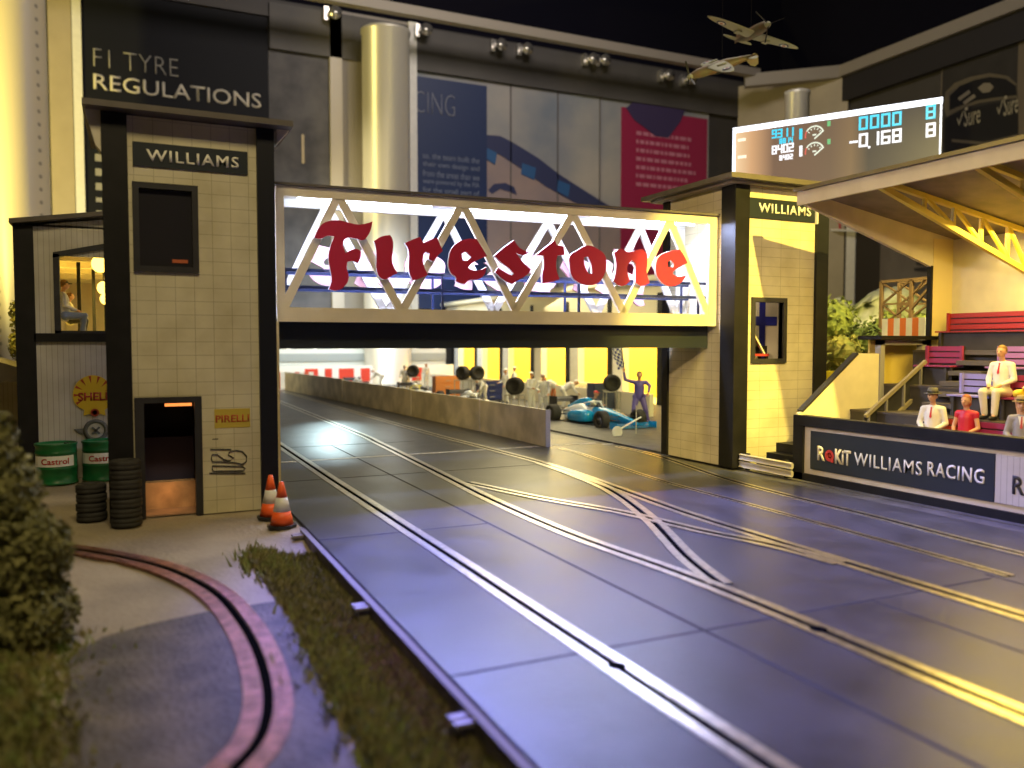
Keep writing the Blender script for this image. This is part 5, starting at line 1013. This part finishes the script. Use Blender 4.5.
# ================================================================ MODEL AEROPLANES
camR = Vector((cy_, -sy_, 0)); camF = Vector((sy_*cp_, cy_*cp_, -sp_)); camU = camR.cross(camF)
def plane(lab):
    t = thing('model_aeroplane', lab, 'model aeroplane', (0, 0, 0), 'model fighter planes hanging from the ceiling'); Mp = mat('plane_under', (.42, .42, .30), .5); Mc = mat('plane_camo', (.16, .15, .07), .5, col2=(.22, .12, .06), scale=3); secs = [(1.25, .02, .0), (1.15, .09, .0), (.9, .15, .0), (.3, .17, .01), (-.2, .16, .02), (-.8, .09, .05), (-1.25, .03, .08)]
    bm = NB(); rs = []
    for y, rr, zc in secs: rs.append([bm.verts.new((rr*math.cos(2*PI*i/14), y, zc+rr*1.15*math.sin(2*PI*i/14))) for i in range(14)])
    skinrings(bm, rs); obj('fuselage', bm, Mc, t, True)
    bm = NB(); rs = []; N = 16
    for i in range(-N, N+1):
        s = i/N; x = s*1.62; c = .36*math.sqrt(max(.001, 1-s*s*.985)); yc = .22-.06*(1-c/.36); th = .05*(1-abs(s))+.008; z = -.10+.10*abs(s)
        rs.append([bm.verts.new((x, yc+c*math.cos(a), z+th*math.sin(a))) for a in [2*PI*k/10 for k in range(10)]])
    skinrings(bm, rs); w = obj('wing', bm, Mp, t, True)
    for s in (-1, 1):
        for rr, m, dz_ in ((.16, mat('roundel_blue', (.03, .04, .16), .5), -.012), (.11, M_white, -.017), (.05, mat('roundel_red', (.4, .03, .03), .5), -.022)):
            bm = NB(); lathe(bm, (s*1.12, .18, -.055+dz_), [(rr, .012), (rr, 0), (0, 0)], 18); obj('roundel', bm, m, w)
    bm = NB(); rs = []
    for i in range(-8, 9):
        s = i/8; c = .17*math.sqrt(max(.002, 1-s*s*.98)); rs.append([bm.verts.new((s*.52, -1.08+c*math.cos(a), .08+.018*math.sin(a))) for a in [2*PI*k/8 for k in range(8)]])
    skinrings(bm, rs); obj('tailplane', bm, Mp, t, True)
    bm = NB(); prism(bm, [(-.85, .1), (-1.0, .36), (-1.15, .44), (-1.28, .38), (-1.32, .1), (-1.2, -.02)], 'x', -.012, .012); obj('tail_fin', bm, Mc, t)
    bm = NB(); ell(bm, (0, .12, .17), .09, .26, .10); obj('canopy', bm, M_glass, t, True)
    bm = NB(); lathe(bm, (0, 1.12, 0), [(.10, 0), (.085, .1), (.045, .18), (0, .22)], 16, 'y'); obj('spinner', bm, Mp, t, True)
    bm = NB()
    for k in range(3): a = 2*PI*k/3+.4; beam(bm, (.05*math.cos(a), 1.22, .05*math.sin(a)), (.55*math.cos(a), 1.22, .55*math.sin(a)), .018, .06, (0, 1, 0))
    obj('propeller', bm, M_dark, t)
    for s in (-1, 1): bm = NB(); prism(bm, [(s*.42, .0), (s*.58, .0), (s*.58, .3), (s*.42, .3)], 'z', -.16, -.10); obj('radiator', bm, Mp, t)
    return t
def orient(t, pos, W, N):
    d_ = (Vector(pos)-Vector((0, 0, H))).normalized(); r_ = d_.cross(Vector((0, 0, 1))).normalized(); u_ = r_.cross(d_)
    f = lambda v: (r_*v[0]+u_*v[1]-d_*v[2]).normalized(); n = f(N); w = f(W); u = w.cross(n); 
    w = n.cross(u); t.rotation_mode = 'XYZ'; t.rotation_euler = Matrix((w, n, u)).transposed().to_euler(); t.location = pos
ap = plane('pale model fighter plane hanging highest, its underside showing'); orient(ap, atd(751, 34, 27), (-.86, .38, .33), (.42, .19, .88))
ap2 = copytree(ap); ap2['label'] = 'dim model fighter plane hanging lower, seen from the side'; orient(ap2, atd(722, 65, 30), (.3, -.12, .95), (-.93, -.25, .27))
for a, p in ((ap, atd(751, 34, 27)), (ap2, atd(722, 65, 30))):
    bm = NB(); tube(bm, [p+Vector((0, 0, .1)), Vector((p.x, p.y, 44))], .006, 5); tag(obj('hanging_wire', bm, M_dark), 'thin wire holding the %s model plane' % ('higher pale' if a is ap else 'lower dim'), 'wire')
# ================================================================ FOREGROUND PLANTS
bush('shrub', 'large blurred olive shrub at the left edge of the foreground', 'bush', (-1.18, 9.3, 0), [((.05, 0, .8), (.52, .5, .7)), ((-.05, .1, 1.45), (.42, .4, .55)), ((.05, -.1, .35), (.6, .6, .42)), ((-.35, .1, .9), (.4, .4, .5)), ((-.15, .1, 2.0), (.32, .32, .42)), ((.3, -.1, 1.0), (.33, .3, .35))], 12000, .045, leafmat('shrub_olive', (.22, .21, .08), (.11, .11, .04)), seed=21)
def patch(label, area, n, h, m, seed, nm='grass'):
    rnd = random.Random(seed); bm = NB()
    for _ in range(n):
        x, y = area(rnd); z = gz(x, y); a = rnd.uniform(0, PI); w = .012+.012*rnd.random(); hh = h*rnd.uniform(.4, 1.2); lx, ly = rnd.uniform(-.6, .6)*hh, rnd.uniform(-.6, .6)*hh
        c, s = math.cos(a)*w, math.sin(a)*w; v = [bm.verts.new(q) for q in ((x-c, y-s, z), (x+c, y+s, z), (x+lx*.5+c*.7, y+ly*.5+s*.7, z+hh*.6), (x+lx, y+ly, z+hh))]; bm.faces.new(v[:3]); bm.faces.new((v[0], v[2], v[3]))
    return tag(obj(nm, bm, m), label, 'grass', kind='stuff')
def gz(x, y):
    d = max(0, min(1, (x-1.35)/.9)); e = max(0, min(1, (13.3-y)/1.5)); return -.20*d*d*(3-2*d)*e+.25*max(0, 1-((x+1.9)/1.4)**2)*max(0, min(1, (11.6-y)/3))-.03
M_g1 = leafmat('grass_green', (.17, .22, .06), (.24, .20, .08)); M_g2 = leafmat('grass_olive', (.21, .18, .08), (.12, .12, .04)); M_g3 = leafmat('heather', (.17, .09, .11), (.22, .15, .10))
patch('rough green grass strip along the bank below the track edge', lambda q: (min(2.42, 1.5+.95*q.random()**.8), q.uniform(3.2, 12.2)), 26000, .14, M_g2, 31)
patch('bright green grass patches in the middle of the bank', lambda q: (q.gauss(1.75, .16), q.choice([q.gauss(11.6, .35), q.gauss(7.2, .9), q.gauss(5.2, .7)])), 8000, .15, M_g1, 32)
patch('dull purple heather along the track edge board', lambda q: (min(2.42, q.gauss(2.25, .12)), q.gauss(7.6, .9)), 6000, .13, M_g3, 33, 'heather')
patch('soft green grass under the large shrub at the lower left', lambda q: (-1.15+q.gauss(0, .33)-.1, q.uniform(4.5, 9.6)), 16000, .10, M_g1, 34)
patch('brownish grass at the lower left corner of the foreground', lambda q: (q.uniform(-2.6, -.4), q.uniform(3.5, 7.6)), 9000, .09, M_g2, 35)
# ================================================================ LIGHT
def area(nm, loc, tgt, sx, sy, e, col, spread=None):
    l = bpy.data.lights.new(nm, 'AREA'); l.shape = 'RECTANGLE'; l.size = sx; l.size_y = sy; l.energy = e; l.color = col
    if spread: l.spread = spread
    o = bpy.data.objects.new(nm, l); C.objects.link(o); o.location = loc; o.rotation_euler = (Vector(tgt)-Vector(loc)).to_track_quat('-Z', 'Y').to_euler(); return o
def spot(nm, loc, tgt, e, col, size, blend=.3, rad=.15):
    l = bpy.data.lights.new(nm, 'SPOT'); l.energy = e; l.color = col; l.spot_size = math.radians(size); l.spot_blend = blend; l.shadow_soft_size = rad
    o = bpy.data.objects.new(nm, l); C.objects.link(o); o.location = loc; o.rotation_euler = (Vector(tgt)-Vector(loc)).to_track_quat('-Z', 'Y').to_euler(); return o
def point(nm, loc, e, col, rad=.1):
    l = bpy.data.lights.new(nm, 'POINT'); l.energy = e; l.color = col; l.shadow_soft_size = rad; o = bpy.data.objects.new(nm, l); C.objects.link(o); o.location = loc; return o
w = bpy.data.worlds.new('World'); bpy.context.scene.world = w; w.use_nodes = True; w.node_tree.nodes['Background'].inputs[0].default_value = (.5, .5, .6, 1); w.node_tree.nodes['Background'].inputs[1].default_value = .05
area('hall_ceiling_light', (22, 30, 40), (24, 55, 10), 20, 10, 8000, (1, .88, .78))
area('front_fill_light', (1, 0, 22), (2, 15, 2), 6, 4, 2800, (1, .80, .42))  # unseen fill added above the camera for the left tower and ground
spot('side_fill_spot', (-4, 2, 10), (14, 12.5, 4.4), 9000, (1, .72, .40), 40, .6, .5)  # unseen warm fill added from the left to brighten the grandstand fascia
spot('warm_spot', (12.2, 4.2, 12.0), (14.9, 15.8, 3.6), 22000, (1, .76, .13), 37, .35, .12)
spot('blue_road_fill', (6.5, 20.5, 15.5), (7.3, 9.0, 0), 56000, (.18, .19, 1), 43, .6, .12)  # unseen spot added to strengthen the bridge tubes' blue light on the road
area('bridge_tube_light', tuple(P3(LB/2, 6.0, .45)), tuple(P3(LB/2, 0, -2.2)), 9.8, .15, 1300, (.52, .60, 1))
area('grandstand_light', (16.2, 10.5, 5.6), (16.0, 10.4, 1), 2.6, 5, 600, (1, .72, .12))
spot('annex_side_spot', (-20, 50, 13), (-4, 58, 16), 30000, (1, .8, .22), 90, .8, .5)
spot('column_spot', (6, 60.5, 10), (19.4, 63, 17), 7000, (1, .85, .45), 40, .8, .5)
area('annex_light', (-.6, 26, 5.0), (-.8, 26, 3.2), 2.2, 8, 600, (1, .75, .14))
point('doorway_light', (.55, Y0+.42, .35), 2.2, (1, .42, .12), .1)
for y in (36.4, 41.2, 46, 50.8, 55.7, 60.4): area('garage_light', (XF+2.6, y, 5.5), (XF+2.6, y, 0), 3.5, 3.4, 850, (1, .78, .20))
area('pit_light', (19, 38, 8.5), (17, 36, 0), 5, 22, 2100, (1, .84, .45))
area('far_light', (14, 55, 9), (14, 62, 1), 14, 3, 1900, (.85, .95, 1))
area('planting_light', (21, 15, 9), (24, 21, 2), 3, 3, 1800, (1, .86, .28))
spot('far_track_spot', tuple(atd(331, 262, 46)), (*g(331, 432), 0), 4200, (.7, .95, 1), 14, 1, .25)
point('tower_window_light', (14.2, 16.15, 4.5), 14, (1, .85, .6), .1)
# ================================================================ CAMERA
cam = bpy.data.cameras.new('Camera'); co = bpy.data.objects.new('Camera', cam); C.objects.link(co); co.location = (0, 0, H)
cam.sensor_width = 36; cam.lens = F/1024*36; cam.clip_end = 500; cam.clip_start = .05
co.rotation_euler = (PI/2-PT, 0, -YAW); cam.dof.use_dof = True; cam.dof.focus_distance = 19; cam.dof.aperture_fstop = .35
sc = bpy.context.scene; sc.camera = co
sc.view_settings.view_transform = 'Standard'; sc.view_settings.look = 'None'; sc.view_settings.gamma = 1; sc.view_settings.use_curve_mapping = False; sc.view_settings.exposure = 0
